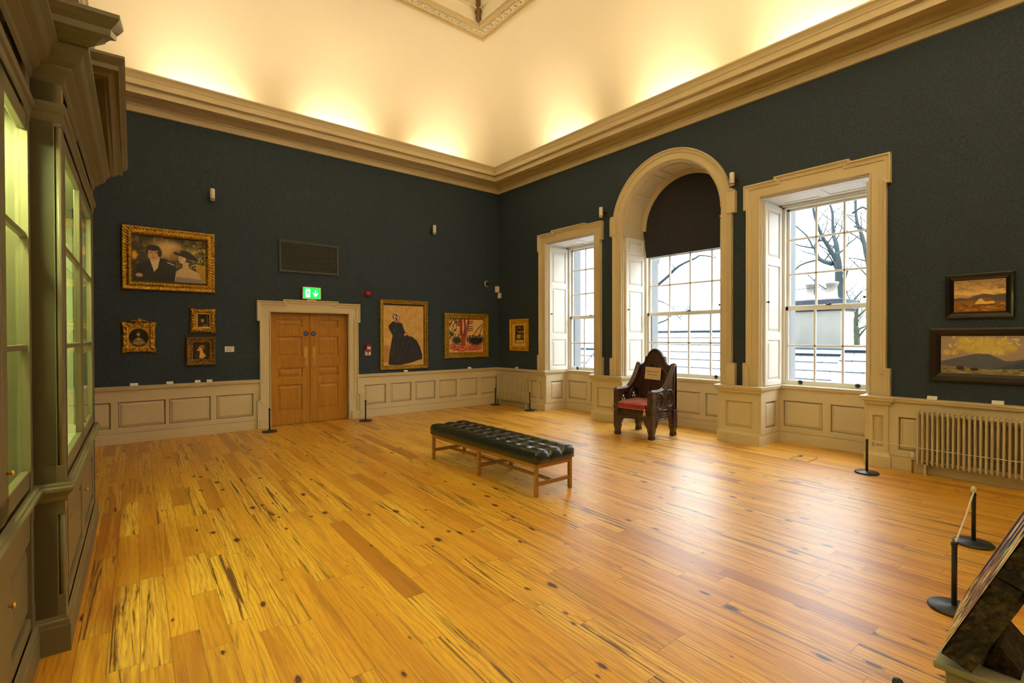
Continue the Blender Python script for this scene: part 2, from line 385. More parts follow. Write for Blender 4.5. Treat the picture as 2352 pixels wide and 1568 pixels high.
# ------------------------------------------------------------------ room shell
XL_B, XL_N, YN = -.58, -1.08, -3.5            # left wall meets back wall / near wall
ROOM = [(XW, YB), (XW, YN), (XL_N, YN), (XL_B, YB)]       # clockwise seen from above: right of travel is inside
def struct(name, mb, m, label, cat='structure', parent=None, **k):
    o = mb.build(name, m, parent, **k); return tag(o, label, cat, None, 'structure')
b = MB(); b.box(-1.8, 9.2, -4.2, 10.4, -.2, 0)
struct('floor', b, M['floor'], 'knotty yellow pine floorboards running the length of the room', 'floor')
b = MB()
b.box(-1.3, 2.25, YB, YB+.3, 0, 8.7); b.box(3.66, 8.2, YB, YB+.3, 0, 8.7); b.box(2.25, 3.66, YB, YB+.3, 2.05, 8.7); b.box(2.2, 3.7, YB+.28, YB+.32, -.1, 2.1)  # last box: unseen panel added to block light through the door gaps
struct('wall_back', b, M['navy'], 'dark navy papered wall with the oak double doors', 'wall')
# window wall: solid piers between the three openings, blocks under the sills, and the arch over the middle one
ARC_Y, ARC_R, ARC_Z = 4.837, .951, 3.61
b = MB()
for y0, y1 in ((YN-.3, 1.96), (3.29, 3.886), (5.788, 6.46), (7.83, YB+.3)): b.box(XW, 8.2, y0, y1, 0, 8.7)
for y0, y1 in ((1.96, 3.29), (3.886, 5.788), (6.46, 7.83)): b.box(8.0, 8.2, y0, y1, 0, .83)
for y0, y1 in ((1.96, 3.29), (6.46, 7.83)): b.box(XW, 8.2, y0, y1, 3.62, 8.7)
NA = 40; arc = [(ARC_Y+ARC_R*math.cos(PI*i/NA), ARC_Z+ARC_R*math.sin(PI*i/NA)) for i in range(NA+1)]
for i in range(NA):
    (ya, za), (yb, zb) = arc[i], arc[i+1]
    b.hexa([(XW, ya, za), (XW, yb, zb), (XW, yb, 8.7), (XW, ya, 8.7)], [(8.2, ya, za), (8.2, yb, zb), (8.2, yb, 8.7), (8.2, ya, 8.7)])
struct('wall_right', b, M['navy'], 'dark navy papered wall pierced by three deep windows', 'wall')
b = MB(); b.hexa([(XL_B, YB+.2, 0), (XL_N, YN, 0), (XL_N-.3, YN, 0), (XL_B-.3, YB+.2, 0)], [(XL_B, YB+.2, 8.7), (XL_N, YN, 8.7), (XL_N-.3, YN, 8.7), (XL_B-.3, YB+.2, 8.7)])
struct('wall_left', b, M['navy'], 'dark wall behind the fitted glazed cabinets', 'wall')
b = MB(); b.box(-1.4, 8.2, YN-.3, YN, 0, 8.7)
struct('wall_front', b, M['navy'], 'dark navy wall behind the camera', 'wall')

# coved ceiling with a raised centre well
cove = [(0, 5.30), (.03, 5.55), (.09, 5.85), (.18, 6.15), (.31, 6.43), (.48, 6.69), (.69, 6.92), (.93, 7.12), (1.18, 7.28), (1.42, 7.39), (1.63, 7.45)]
b = MB(); b.sweep(cove, ROOM, 1, True, True)
ceil = struct('ceiling', b, M['ceil'], 'tall cream coved ceiling washed by hidden uplights', 'ceiling')
b = MB(); b.sweep([(1.63, 7.45), (1.60, 7.42), (1.62, 7.39), (1.665, 7.385), (1.675, 7.41), (1.69, 7.415), (1.89, 7.415), (1.90, 7.40), (1.925, 7.38), (1.955, 7.39), (1.965, 7.42), (1.985, 7.43)], ROOM, 1, True, False)
struct('trim_5', b, M['orn'], 'ornamented plaster border around the ceiling well', 'ceiling moulding')
b = MB(); b.sweep([(1.98, 7.42), (1.98, 7.63), (1.99, 7.645), (2.03, 7.65), (2.03, 7.67), (2.0, 7.70), (2.0, 8.5)], ROOM, 1, True, False)
R2 = [(XW-2.0, YB-2.0), (XW-2.0, YN+2.0), (XL_N+2.06, YN+2.0), (XL_B+1.98, YB-2.0)]
b.add([(x, y, 8.5) for x, y in R2], [(0, 1, 2, 3)])
struct('ceiling_well', b, M['ceil'], 'raised well in the middle of the coved ceiling', 'ceiling')
# running scroll in the border
b = MB(); rr = random.Random(3)
def scroll(c, ux, uy, s):
    pth = []
    for i in range(15):
        t = i/14; a = -PI*.2+t*PI*1.9; r = .055*(1-.62*t)
        pth.append((c[0]+ux[0]*r*math.cos(a)*s+uy[0]*r*math.sin(a)*s, c[1]+ux[1]*r*math.cos(a)*s+uy[1]*r*math.sin(a)*s, 7.412))
    b.tube(pth, .014, 4, False)
for i in range(len(ROOM)):
    p0, p1 = Vector(ROOM[i]), Vector(ROOM[(i+1) % 4]); d = (p1-p0).normalized(); nn = Vector((d.y, -d.x)); L_ = (p1-p0).length
    k = 0; t = 1.86
    while t < L_-1.86:
        c = p0+d*t+nn*1.79; scroll(c, d, nn*(1 if k % 2 else -1), 1.15)
        b.lathe([(.0, 0), (.022, .002), (.024, -.008), (.010, -.016), (0, -.016)], (c.x+d.x*.07+nn.x*.045, c.y+d.y*.07+nn.y*.045, 7.415), 'z', 6)
        t += .135; k += 1
tag(b.build('ornament_scrollwork', M['ceil'], None), 'running vine scrollwork in the ceiling border', 'plaster ornament', None, 'structure')
cx, cy = XW-2.02, YB-2.02
b = MB(); prof = [(.0, 7.42), (.03, 7.44), (.05, 7.48), (.045, 7.56), (.06, 7.585), (.072, 7.61), (.06, 7.635), (.048, 7.66), (.05, 7.86), (.066, 7.9), (.07, 7.93), (.05, 7.96), (.05, 8.2), (.066, 8.25), (.05, 8.3), (.05, 8.5)]
b.lathe(prof, (cx, cy, 0), 'z', 14)
tag(b.build('corner_colonnette', M['bronze']), 'dark leaf-bound colonnette in the corner of the ceiling well', 'plaster ornament', None, 'structure')

# main cornice, dado and base mouldings
cor = [(0, 5.05), (.028, 5.055), (.03, 5.14), (.045, 5.15), (.055, 5.175), (.05, 5.185), (.085, 5.19), (.12, 5.20), (.13, 5.215), (.14, 5.25), (.36, 5.25), (.365, 5.20), (.385, 5.20), (.39, 5.305), (.405, 5.308), (.405, 5.325),
       (.425, 5.33), (.44, 5.345), (.445, 5.362), (.465, 5.366), (.465, 5.382), (.475, 5.388), (.482, 5.41), (.50, 5.44), (.515, 5.455), (.522, 5.46), (.522, 5.482), (.49, 5.482), (.47, 5.45), (.46, 5.30), (0, 5.29)]
b = MB(); b.sweep(cor, ROOM, 1, True)
struct('trim_1', b, M['cream'], 'deep moulded cornice running around the top of the walls', 'cornice')
FX = XW-.05                                   # pedestals under the window architraves stand 5 cm proud
PATH = [(XW, YB), (XW, 8.06), (FX, 8.06), (FX, 7.83), (8.0, 7.83), (8.0, 6.46), (FX, 6.46), (FX, 5.788), (8.0, 5.788), (8.0, 3.886), (FX, 3.886), (FX, 3.29),
        (8.0, 3.29), (8.0, 1.96), (FX, 1.96), (FX, 1.75), (XW, 1.75), (XW, YN)]
dado = [(0, .762), (.026, .764), (.03, .775), (.034, .80), (.045, .806), (.062, .815), (.066, .84), (.074, .846), (.074, .862), (0, .868)]
base = [(.03, 0), (.03, .135), (.026, .15), (.014, .165), (.012, .178), (0, .182)]
b = MB(); b.sweep(dado, PATH, 1); struct('trim_2', b, M['cream'], 'moulded dado rail of the window wall wrapping the pedestals', 'dado rail')
b = MB(); b.sweep(base, PATH, 1); struct('baseboard_right', b, M['cream'], 'plain tall skirting under the windows', 'baseboard')
b = MB()
for x0, x1 in ((XL_B, 2.11), (3.80, XW)): b.sweep(dado, [(x0, YB), (x1, YB)], 1)
struct('trim_3', b, M['cream'], 'moulded dado rail of the back wall', 'dado rail')
b = MB()
b.sweep(base, [(XL_B, YB), (2.09, YB)], 1); b.sweep(base, [(3.83, YB), (XW, YB)], 1)
struct('baseboard_back', b, M['cream'], 'plain tall skirting on the back wall', 'baseboard')
# wainscot panels
WB = lambda a, z, d: (a, YB-d, z)
b = MB(); PZ0, PZ1 = .228, .635
b.panelled(XL_B, 2.10, .16, .78, [(-.40, .045, PZ0, PZ1), (.118, .72, PZ0, PZ1), (.752, 1.335, PZ0, PZ1), (1.405, 1.975, PZ0, PZ1)], WB, .002)
b.panelled(3.82, XW, .16, .78, [(a, c, .245, .652) for a, c in ((3.968, 4.443), (4.535, 5.022), (5.10, 5.607), (5.69, 6.165), (6.245, 6.735), (6.84, 7.33))], WB, .002)
struct('trim_4', b, M['cream'], 'raised and fielded wainscot panels along the back wall', 'wainscot')
b = MB()
WR = lambda a, z, d: (XW-d, -a, z)            # a = -y so that it runs left to right seen from the room
b.panelled(-YB, -8.06, .16, .78, [(-9.42, -8.9, PZ0, PZ1), (-8.82, -8.40, PZ0, PZ1), (-8.34, -8.12, PZ0, PZ1)], WR, .002)
b.panelled(-1.75, 3.5, .16, .78, [(-1.66+.62*i, -1.14+.62*i, PZ0, PZ1) for i in range(8)], WR, .002)
for y0, y1 in ((8.06, 7.83), (6.46, 5.788), (3.886, 3.29), (1.96, 1.75)):
    m_ = .045 if y0-y1 < .4 else .085
    b.box(FX+.030, XW+.01, y1, y0, 0, .80)
    b.panelled(-y0, -y1, .16, .78, [(-y0+m_, -y1-m_, PZ0, PZ1)], WR, .022)
for y0, y1, n_ in ((7.83, 6.46, 2), (5.788, 3.886, 3), (3.29, 1.96, 2)):
    w_ = (y0-y1-.06)/n_
    b.panelled(-y0, -y1, .16, .78, [(-y0+.03+w_*i+.045, -y0+.03+w_*(i+1)-.045, PZ0, PZ1) for i in range(n_)], WR, XW-8.0+.002)
    for yy, sg in ((y0, 1), (y1, -1)):        # returns on the alcove cheeks
        b.panelled(FX, 8.0, .16, .78, [(FX+.14, 7.86, PZ0, PZ1)], (lambda a, z, d, yy=yy, sg=sg: (a, yy-sg*d, z)), .002)
struct('trim_6', b, M['cream'], 'wainscot panels and window pedestals along the window wall', 'wainscot')

# ------------------------------------------------------------------ architraves with ears and feet (door and square windows)
def ear_frame(b, a0, a1, z0, z1, wi, fn, ear=.04, ear_h=.36, foot=.055, foot_h=.34, rise=.036, proud=.075):
    # stepped architrave around the opening a0..a1, z0..z1 ; wi = width of the shaft
    def outline(e):      # outer outline inset by e
        o0, o1, top = a0-wi+e, a1+wi-e, z1+.20-e
        er, ft, rs = ear, foot, rise
        c0, c1 = a0-wi+.39, a1+wi-.39
        return [(o0-ft, z0), (o0-ft, z0+foot_h-e), (o0, z0+foot_h-e), (o0, top-ear_h+2*e), (o0-er, top-ear_h+2*e), (o0-er, top), (c0+e, top), (c0+e, top+rs), (c1-e, top+rs), (c1-e, top),
                (o1+er, top), (o1+er, top-ear_h+2*e), (o1, top-ear_h+2*e), (o1, z0+foot_h-e), (o1+ft, z0+foot_h-e), (o1+ft, z0)]
    def inner(e): return [(a0-e, z0), (a0-e, z1+e), (a1+e, z1+e), (a1+e, z0)]
    def strip(A, B):     # A, B outlines with depth; equal length
        n = len(A); b.add([fn(*p) for p in A]+[fn(*p) for p in B], [(i, i+1, n+i+1, n+i) for i in range(n-1)])
    steps = [(0, 0.), (0, proud), (.018, proud), (.026, proud-.018), (.05, proud-.028), (.07, proud-.030), (.072, proud-.046)]
    O = [[(p[0], p[1], d) for p in outline(e)] for e, d in steps]
    for A, B in zip(O, O[1:]): strip(A, B)
    # flat of the shaft: between last outline and the inner bead, as quads from a matching inner outline
    out = O[-1]; e = .022; d = out[0][2]
    i0, i1, zt = a0-e, a1+e, z1+e
    inn = [(i0, z0), (i0, out[1][1]), (i0, out[2][1]), (i0, out[3][1]), (i0, out[4][1]), (i0, zt), (out[6][0], zt), (out[7][0], zt), (out[8][0], zt), (out[9][0], zt), (i1, zt), (i1, out[11][1]), (i1, out[12][1]), (i1, out[13][1]), (i1, out[14][1]), (i1, z0)]
    strip(out, [(p[0], p[1], d) for p in inn])
    for (e0, d0), (e1, d1) in zip([(.022, d), (.02, d+.012), (.008, d+.012), (.006, d-.008), (0, d-.008)], [(.02, d+.012), (.008, d+.012), (.006, d-.008), (0, d-.008), (0, -.04)]):
        strip([(x, z, d0) for x, z in inner(e0)], [(x, z, d1) for x, z in inner(e1)])
    return b

# ------------------------------------------------------------------ oak double doors
D0, D1, DZ = 2.255, 3.655, 2.05
door = thing('door_1', 'pair of panelled oak doors in a cream eared architrave under the green exit sign', 'door', ((D0+D1)/2, YB, 0), kind='structure')
dx = (D0+D1)/2
b = MB(); ear_frame(b, D0-dx, D1-dx, 0, DZ, .185, XZ, foot=.045, foot_h=.50)
for s in (-1, 1):                              # plinth blocks
    c = s*(D1-dx+.13); b.box(c-.075, c+.075, -.07, 0, 0, .16)
b.box(D0-dx-.02, D0-dx, 0, .12, 0, DZ); b.box(D1-dx, D1-dx+.02, 0, .12, 0, DZ); b.box(D0-dx-.02, D1-dx+.02, 0, .12, DZ, DZ+.03)
b.build('architrave', M['cream'], door, .003, 1)
for s in (-1, 1):
    l0, l1 = ((D0-dx+.003, -.004) if s < 0 else (.004, D1-dx-.003))
    p0, p1 = l0+(.115 if s < 0 else .125), l1-(.125 if s < 0 else .15)
    b = MB(); fn = lambda a, z, d: (a, .106-d, z)
    b.panelled(l0, l1, .008, DZ-.004, [(p0, p1, z0, z1) for z0, z1 in ((.235, .738), (.859, 1.05), (1.237, 1.628), (1.787, 1.942))], fn, 0, .026, .016, .045)
    b.box(l0, l1, .10, .14, .008, DZ-.004)
    leaf = b.build('door_leaf', M['oak'], door)
    hx = s*.075
    b = MB(); b.box(hx-.03, hx+.03, .074, .081, 1.22, 1.42); b.build('push_plate', M['brass'], leaf, .002, 1)
    b = MB(); b.box(hx-.028, hx+.028, .075, .081, 1.02, 1.21); b.tube([(hx, .078, 1.04), (hx, .03, 1.05), (hx, .028, 1.07), (hx, .028, 1.17), (hx, .03, 1.19), (hx, .078, 1.20)], .011, 8); b.build('pull_handle', M['brass'], leaf)
    b = MB(); b.lathe([(0, 0), (.045, 0), (.045, .003), (0, .003)], (s*.066, .0795, 1.672), '-y', 24, False)
    disc = b.build('fire_door_disc', M['blue'], leaf)
    for k, tx in enumerate(('Fire door', 'keep', 'shut')):
        text(tx, .0165, M['card'], leaf, (s*.066, .0760, 1.684-.018*k))
# ------------------------------------------------------------------ windows (local frame: a = along the wall left to right, d = out into the room)
def window(n, y0, y1, arched, label):
    # y0 > y1 ; local x = -(y-yc), local -y = into the room
    yc = (y0+y1)/2; h = (y0-y1)/2; top = 3.62
    root = thing('window_%d' % n, label, 'window', (XW, yc, 0), -PI/2, None, 'structure')
    S = 8.04-XW                                # depth of the sash plane
    # architrave
    b = MB()
    if not arched:
        ear_frame(b, -h, h, .866, top, .185, XZ, .04, .36, .045)
    else:
        NA = 48; zs = ARC_Z; R = h
        prof = [(.185, 0), (.185, .075), (.167, .075), (.158, .057), (.125, .047), (.115, .045), (.112, .030), (.022, .028), (.02, .040), (.008, .040), (.006, .020), (0, .020), (0, -.04)]
        pts_ = [(-1, .866)]+[(-1, z) for z in (1.2, zs-.13)]
        vs_ = []
        def row(cx, cz, ux, uz): return [XZ(cx+ux*o, cz+uz*o, d) for o, d in prof]
        rows = [row(-R, .866, -1, 0), row(-R, zs, -1, 0)]+[row(R*math.cos(a), zs+R*math.sin(a), math.cos(a), math.sin(a)) for a in [PI-PI*i/NA for i in range(1, NA)]]+[row(R, zs, 1, 0), row(R, .866, 1, 0)]
        k = len(prof); vs_ = [p for r_ in rows for p in r_]
        b.add(vs_, [(i*k+j, (i+1)*k+j, (i+1)*k+j+1, i*k+j+1) for i in range(len(rows)-1) for j in range(k-1)])
        for s in (-1, 1):                      # ears at the springing and feet on the pedestal
            x = s*(R+.185)
            for z0, z1, e in ((3.47, 3.80, .06), (.866, 1.2, .06)):
                xs = sorted((s*(R+.11), x+s*e))
                b.box(xs[0], xs[1], -.076, .0, z0, z1)
            xs = sorted((s*(R+.15), x+s*.035)); b.box(xs[0], xs[1], -.09, 0, 3.80, 3.83)
    b.build('architrave', M['cream'], root, .002, 1)
    # linings of the deep opening: cheeks, soffit with panels
    b = MB()
    for s in (-1, 1):
        b.box(*sorted((s*h, s*(h-.012))), -.0, S+.02, .86, top if not arched else ARC_Z)
    if not arched:
        b.box(-h, h, 0, S+.02, top-.012, top)
        fs_ = lambda a, v, d: (a, v, top-.012-d)
        w_ = (2*h-.10)/2
        b.panelled(-h, h, .02, S-.02, [(-h+.05+w_*i+.05, -h+.05+w_*(i+1)-.05, .10, S-.12) for i in range(2)], fs_, 0, .014, .010, .03)
    else:
        NA = 40
        def arcpt(t, r): return (r*math.cos(t), ARC_Z+r*math.sin(t))
        def ringbox(t0, t1, ya, yb, r0, r1, m_=6):
            for i in range(m_):
                a, c = t0+(t1-t0)*i/m_, t0+(t1-t0)*(i+1)/m_
                q = lambda r, y: [(r*math.cos(a), y, ARC_Z+r*math.sin(a)), (r*math.cos(c), y, ARC_Z+r*math.sin(c))]
                A = q(r0, ya); B = q(r0, yb); C = q(r1, ya); D = q(r1, yb)
                b.hexa([A[0], A[1], B[1], B[0]], [C[0], C[1], D[1], D[0]])
        ringbox(0, PI, 0, S+.02, h, h-.006, NA)
        for y0_, y1_ in ((.0, .10), (S-.10, S+.02)): ringbox(0, PI, y0_, y1_, h-.004, h-.022, NA)
        for i in range(6):
            t = PI*i/5; e = .055
            ringbox(max(0, t-e), min(PI, t+e), .10, S-.10, h-.004, h-.022, 3)
        for i in range(5):
            t0, t1 = PI*i/5+.055+.05, PI*(i+1)/5-.055-.05
            ringbox(t0, t1, .15, S-.15, h-.004, h-.018, 8)
        ringbox(0, PI, S-.075, S-.045, h-.02, h-.085, NA)      # inner arched frame
        b.box(-h, h, -.0, 0, .86, .861)
        for s in (-1, 1): b.box(*sorted((s*h, s*(h-.03))), -.0, S, ARC_Z-.16, ARC_Z-.12)
    b.build('reveal_lining', M['cream'] if arched else M['white'], root)
    # shutters folded back against the cheeks
    stop = 3.55 if not arched else 3.44
    for s in (-1, 1):
        b = MB(); f0, f1 = .05, S-.035
        fn = (lambda a, z, d, s=s: (s*(h-.014-d), a, z))
        zs_ = [(.94, 1.55), (1.66, 2.66), (2.77, stop-.07)] if not arched else [(.94, 1.55), (1.66, 2.45), (2.55, 3.05), (3.12, stop-.05)]
        b.panelled(f0, f1, .875, stop, [(f0+.075, f1-.07, z0, z1) for z0, z1 in zs_], fn, .012, .022, .016, .03)
        ca = [fn(a, z, 0) for a, z in ((f0, .875), (f1, .875), (f1, stop), (f0, stop))]; cb = [fn(a, z, .012) for a, z in ((f0, .875), (f1, .875), (f1, stop), (f0, stop))]
        b.hexa(ca, cb)
        sh = b.build('shutter', M['white'], root)
        k = MB(); k.lathe([(0, 0), (.008, 0), (.008, .02), (.017, .026), (.017, .036), (0, .042)], (0, 0, 0), '-y', 12)
        kb = k.build('shutter_knob', M['blackmetal'], sh); kb.location = (s*(h-.048), f0+.035, 2.1); kb.rotation_euler = (0, 0, -s*PI/2)
    # sill
    b = MB(); b.box(-h, h, S-.09, S+.1, .825, .862); b.box(-h, h, S-.065, S-.04, .80, .826)
    b.build('window_sill', M['white'], root, .004, 2)
    # box frame and two sashes
    ftop = top-.06 if not arched else ARC_Z+.3
    b = MB()
    for s in (-1, 1): b.box(*sorted((s*(h-.03), s*(h-.085))), S-.03, S+.10, .86, ftop)
    if not arched:
        b.box(-h+.03, h-.03, S-.03, S+.10, top-.085, top-.012); b.box(-h+.03, h-.03, S-.04, S-.02, top-.055, top-.03)
    b.build('box_frame', M['white'], root, .003, 1)
    nc = 4 if arched else 3
    g0, g1 = -h+.085, h-.085
    def sash(name, z0, z1, y, rows, botr, topr, tz=None):
        b = MB(); st = .04; bw = .0135
        b.box(g0, g0+st, y-.02, y+.02, z0, z1); b.box(g1-st, g1, y-.02, y+.02, z0, z1)
        b.box(g0, g1, y-.024, y+.02, z0, z0+botr); b.box(g0, g1, y-.02, y+.02, z1-topr, z1)
        cw = (g1-g0-2*st)/nc
        for i in range(1, nc): b.box(g0+st+cw*i-bw, g0+st+cw*i+bw, y-.018, y+.014, z0, z1)
        for z in rows: b.box(g0, g1, y-.018, y+.014, z-bw, z+bw)
        o = b.build(name, M['white'], root, .003, 1)
        g = MB(); g.box(g0+.01, g1-.01, y+.0, y+.003, z0+.01, z1-.01); g.build('pane', M['glass'], o)
        return o
    up = sash('upper_sash', 2.0, (top-.085) if not arched else ARC_Z+.42, S+.06, [3.065, 2.54] if not arched else [3.10, 2.56], .065, .035)
    lo = sash('lower_sash', .862, 2.05, S+.015, [1.46] if not arched else [1.49], .075, .06)
    for t in (-.55, .55):
        k = MB(); k.lathe([(0, 0), (.03, 0), (.032, .012), (.02, .022), (0, .024)], (t*h, S-.008, .915), '-y', 14); k.build('sash_lift', M['blackmetal'], lo)
    k = MB(); k.box(-.03, .03, S-.008, S+.03, 2.05, 2.066); k.tube([(-.01, S+.0, 2.06), (.03, S-.03, 2.075), (.045, S-.035, 2.085)], .008, 6); k.build('sash_fastener', M['blackmetal'], lo)
    # exterior stone reveal
    b = MB()
    for s in (-1, 1): b.box(*sorted((s*(h-.10), s*(h+.05))), S+.12, S+.32, .6, 4.0)
    b.build('stone_reveal', M['extstone'], root)
    return root
window(1, 7.83, 6.46, False, 'narrowest-looking square-headed sash window farthest from the camera, between the small gilt print and the arched window')
window(2, 5.788, 3.886, True, 'arched sash window behind the carved throne, its head covered by a dark blind')
window(3, 3.29, 1.96, False, 'square-headed sash window nearest the camera, looking out at chimney pots and a bare tree')
b = MB(); x0 = 8.0                       # blind: a cloth sheet cut to the arch
pl_ = []
NB = 30
for i in range(NB+1):
    t = PI*i/NB; pl_.append((.93*math.cos(t), 3.56+.93*math.sin(t)*(1+.008*math.sin(i*2.1))))
pl_ += [(-.87, 3.115), (.87, 3.115)]
b.prism(pl_, lambda a, z, d: (x0+d, ARC_Y-a, z), 0, .006)
bl = tag(b.build('window_blind', M['blind']), 'dark charcoal blackout cloth filling the head of the arched window', 'blind')
k = MB(); k.box(x0-.006, x0+.012, ARC_Y-.865, ARC_Y+.865, 3.10, 3.122); k.build('hem_bar', M['blind'], bl)
for yy, zz in ((ARC_Y+.32, 3.45), (ARC_Y-.02, 3.47)):
    k = MB(); k.lathe([(0, 0), (.008, 0), (.006, -.006), (0, -.008)], (x0-.002, yy, zz), 'x', 8); k.build('cloth_stud', M['steel'], bl)
# ------------------------------------------------------------------ fitted glazed cabinets (local x = across, y = along the wall)
def glazed_door(root, y0, y1, z0, z1, xf, stl, str_, bars, knob=None, brk=None):
    b = MB(); xb = xf-.032; rt, rb = .075, .085
    b.box(xb, xf, y0, y0+stl, z0, z1); b.box(xb, xf, y1-str_, y1, z0, z1); b.box(xb, xf, y0, y1, z1-rt, z1); b.box(xb, xf, y0, y1, z0, z0+rb)
    for z in bars: b.box(xb+.004, xf-.004, y0, y1, z-.013, z+.013)
    # glazing moulding
    zs_ = [z0+rb]+list(bars)+[z1-rt]
    o = b.build('glazed_door', M['cab'], root, .004, 2)
    for za, zb in zip(zs_, zs_[1:]):
        g = MB(); g.box(xb+.012, xb+.015, y0+stl-.006, y1-str_+.006, za, zb); g.build('pane', M['glass'], o)
    if knob: knob_at(o, knob, xf)
    return o
def knob_at(o, p, xf):
    k = MB(); k.lathe([(0, 0), (.006, 0), (.005, .008), (.012, .014), (.012, .020), (0, .024)], (xf, p[0], p[1]), 'x', 12); k.build('knob', M['brass'], o)
def panel_door(root, y0, y1, z0, z1, xf, panel, knob=None):
    b = MB(); fn = lambda a, z, d: (xf-.028+d, a, z)
    b.panelled(y0, y1, z0, z1, [panel], fn, .006, .022, .016, .035); b.box(xf-.03, xf-.021, y0, y1, z0, z1)
    o = b.build('panel_door', M['cab'], root)
    if knob: knob_at(o, knob, xf)
    return o
def cabinet(label, y0, y1, xf, doors, lower, pediment, near_return):
    cy = (y0+y1)/2; xb = -.935
    root = thing('glazed_cabinet', label, 'cabinet', (-.62*math.cos(CA)+cy*math.sin(CA), .62*math.sin(CA)+cy*math.cos(CA), 0), -CA)
    off = (.62, -cy, 0)
    parts = []
    def fin(mb, name, m, parent=None, **k):
        mb.shift(off); return mb.build(name, m, parent or root, **k)
    b = MB(); e0 = .10 if near_return else .02
    b.box(xb, xf-.035, y0+.02, y1-.02, 0, .19); b.box(xb, xf-.035, y0, y1, .765, .86); b.box(xb, xf-.02, y0, y1, 2.70, 2.92)
    for ya, yb_ in ((y0, y0+.025), (y1-.025, y1)): b.box(xb, xf-.03, ya, yb_, 0, 2.75)
    b.box(xb, xb+.02, y0, y1, 0, .80)
    # corner posts with stopped, beaded corners
    for yc, s in ((y0, 1), (y1, -1)):
        for za, zb in ((.0, .29), (.70, .95), (2.67, 2.92)): b.box(xf-.13, xf, *sorted((yc, yc+s*.10)), za, zb)
        for za, zb in ((.29, .70), (.95, 2.67)):
            b.box(xf-.13, xf-.028, *sorted((yc, yc+s*.10)), za, zb); b.box(xf-.03, xf, *sorted((yc+s*.028, yc+s*.10)), za, zb)
            b.tube([(xf-.013, yc+s*.013, za), (xf-.013, yc+s*.013, zb)], .0115, 10)
    fin(b, 'carcass', M['cab'], None, bevel=.002, seg=1)
    b = MB(); b.box(xb+.02, xb+.026, y0+.03, y1-.03, .86, 2.70); b.box(xb+.02, xf-.04, y0+.026, y0+.032, .86, 2.70); b.box(xb+.02, xf-.04, y1-.032, y1-.026, .86, 2.70)
    b.box(xb+.02, xf-.04, y0+.03, y1-.03, .861, .866); b.box(xb+.02, xf-.04, y0+.03, y1-.03, 2.69, 2.699)
    fin(b, 'lining', M['cabin'])
    for z in (1.56, 2.10): b = MB(); b.box(xb+.03, xf-.10, y0+.034, y1-.034, z-.004, z+.004); fin(b, 'glass_shelf', M['glass'])
    pth = ([(xf-.13, y0)] if near_return else [])+[(xf, y0), (xf, y1), (xb, y1)]
    if not near_return: pth = [(xf, y0), (xf, y1)]
    mv = lambda prof, nm: fin(MB().sweep(prof, pth, 1), nm, M['cab'])
    mv([(.018, 0), (.018, .132), (.014, .142), (.012, .16), (.006, .168), (0, .185)], 'plinth_moulding')
    mv([(0, .765), (.010, .775), (.012, .795), (.026, .815), (.034, .825), (.034, .84), (.022, .848), (.022, .856), (0, .864)], 'waist_moulding')
    mv([(0, 2.69), (.004, 2.70), (.006, 2.73), (.016, 2.74), (.020, 2.765), (.014, 2.785), (0, 2.79)], 'frieze_moulding')
    mv([(0, 2.885), (.010, 2.897), (.014, 2.92), (.036, 2.94), (.045, 2.95), (.046, 2.962), (.074, 2.98), (.080, 2.99), (.092, 3.025), (.108, 3.042), (.116, 3.05), (.116, 3.068), (0, 3.07)], 'cornice')
    for args in doors: 
        (a0, a1, st0, st1, knob) = args
        d = glazed_door(root, a0, a1, .875, 2.675, xf-.004, st0, st1, (1.556, 2.095), knob)
        parts.append(d)
    for a0, a1, pn, knob in lower: parts.append(panel_door(root, a0, a1, .195, .76, xf-.004, pn, knob))
    for d in parts:
        for o in [d]+list(d.children):
            o.data.transform(Matrix.Translation(off))
    if pediment:
        sima = [(.0, .0), (.118, .0), (.145, .006), (.150, .018), (.165, .035), (.176, .042), (.204, .046), (.206, .078), (.225, .10), (.242, .125), (.242, .145), (0, .15)]
        H = .46; ya, yb_ = y0+.82, y1-.78
        for p in ([(xb+.35, y0, 0), (xf, y0, 0), (xf, ya, H)], [(xb+.35, yb_, H), (xf, yb_, H), (xf, y1, 0), (xb+.35, y1, 0)]):
            fin(MB().sweep(sima, [(q[0], q[1], q[2]+3.062) for q in p], 1), 'raking_cornice', M['cab'])
        for poly in ([(y0+.01, 3.06), (ya, 3.06), (ya, 3.06+H), (y0+.01, 3.075)], [(yb_, 3.06), (y1-.01, 3.06), (y1-.01, 3.075), (yb_, 3.06+H)]):
            fin(MB().prism(poly, lambda a, z, d: (d, a, z), xb+.35, xf-.004), 'tympanum', M['cab'])
    return root
cabinet('projecting glazed cabinet with a broken pediment, its far end next to the back wall paintings', 3.40, 5.66, -.30,
        [(3.50, 4.53, .095, .085, None), (4.53, 5.56, .085, .095, (4.575, 1.02))], [(3.50, 4.53, (3.61, 4.43, .24, .63), None), (4.53, 5.56, (4.64, 5.46, .24, .63), (4.59, .535))], True, True)
cabinet('recessed glazed cabinet without a pediment, at the very left edge of the picture', 1.35, 3.40, -.415,
        [(1.45, 2.07, .09, .08, None), (2.07, 2.725, .08, .085, None), (2.725, 3.385, .10, .055, (2.785, 1.06))],
        [(1.45, 2.07, (1.55, 1.98, .24, .63), None), (2.07, 2.725, (2.16, 2.63, .24, .63), None), (2.725, 3.385, (2.84, 3.32, .24, .625), (2.785, .527))], False, False)
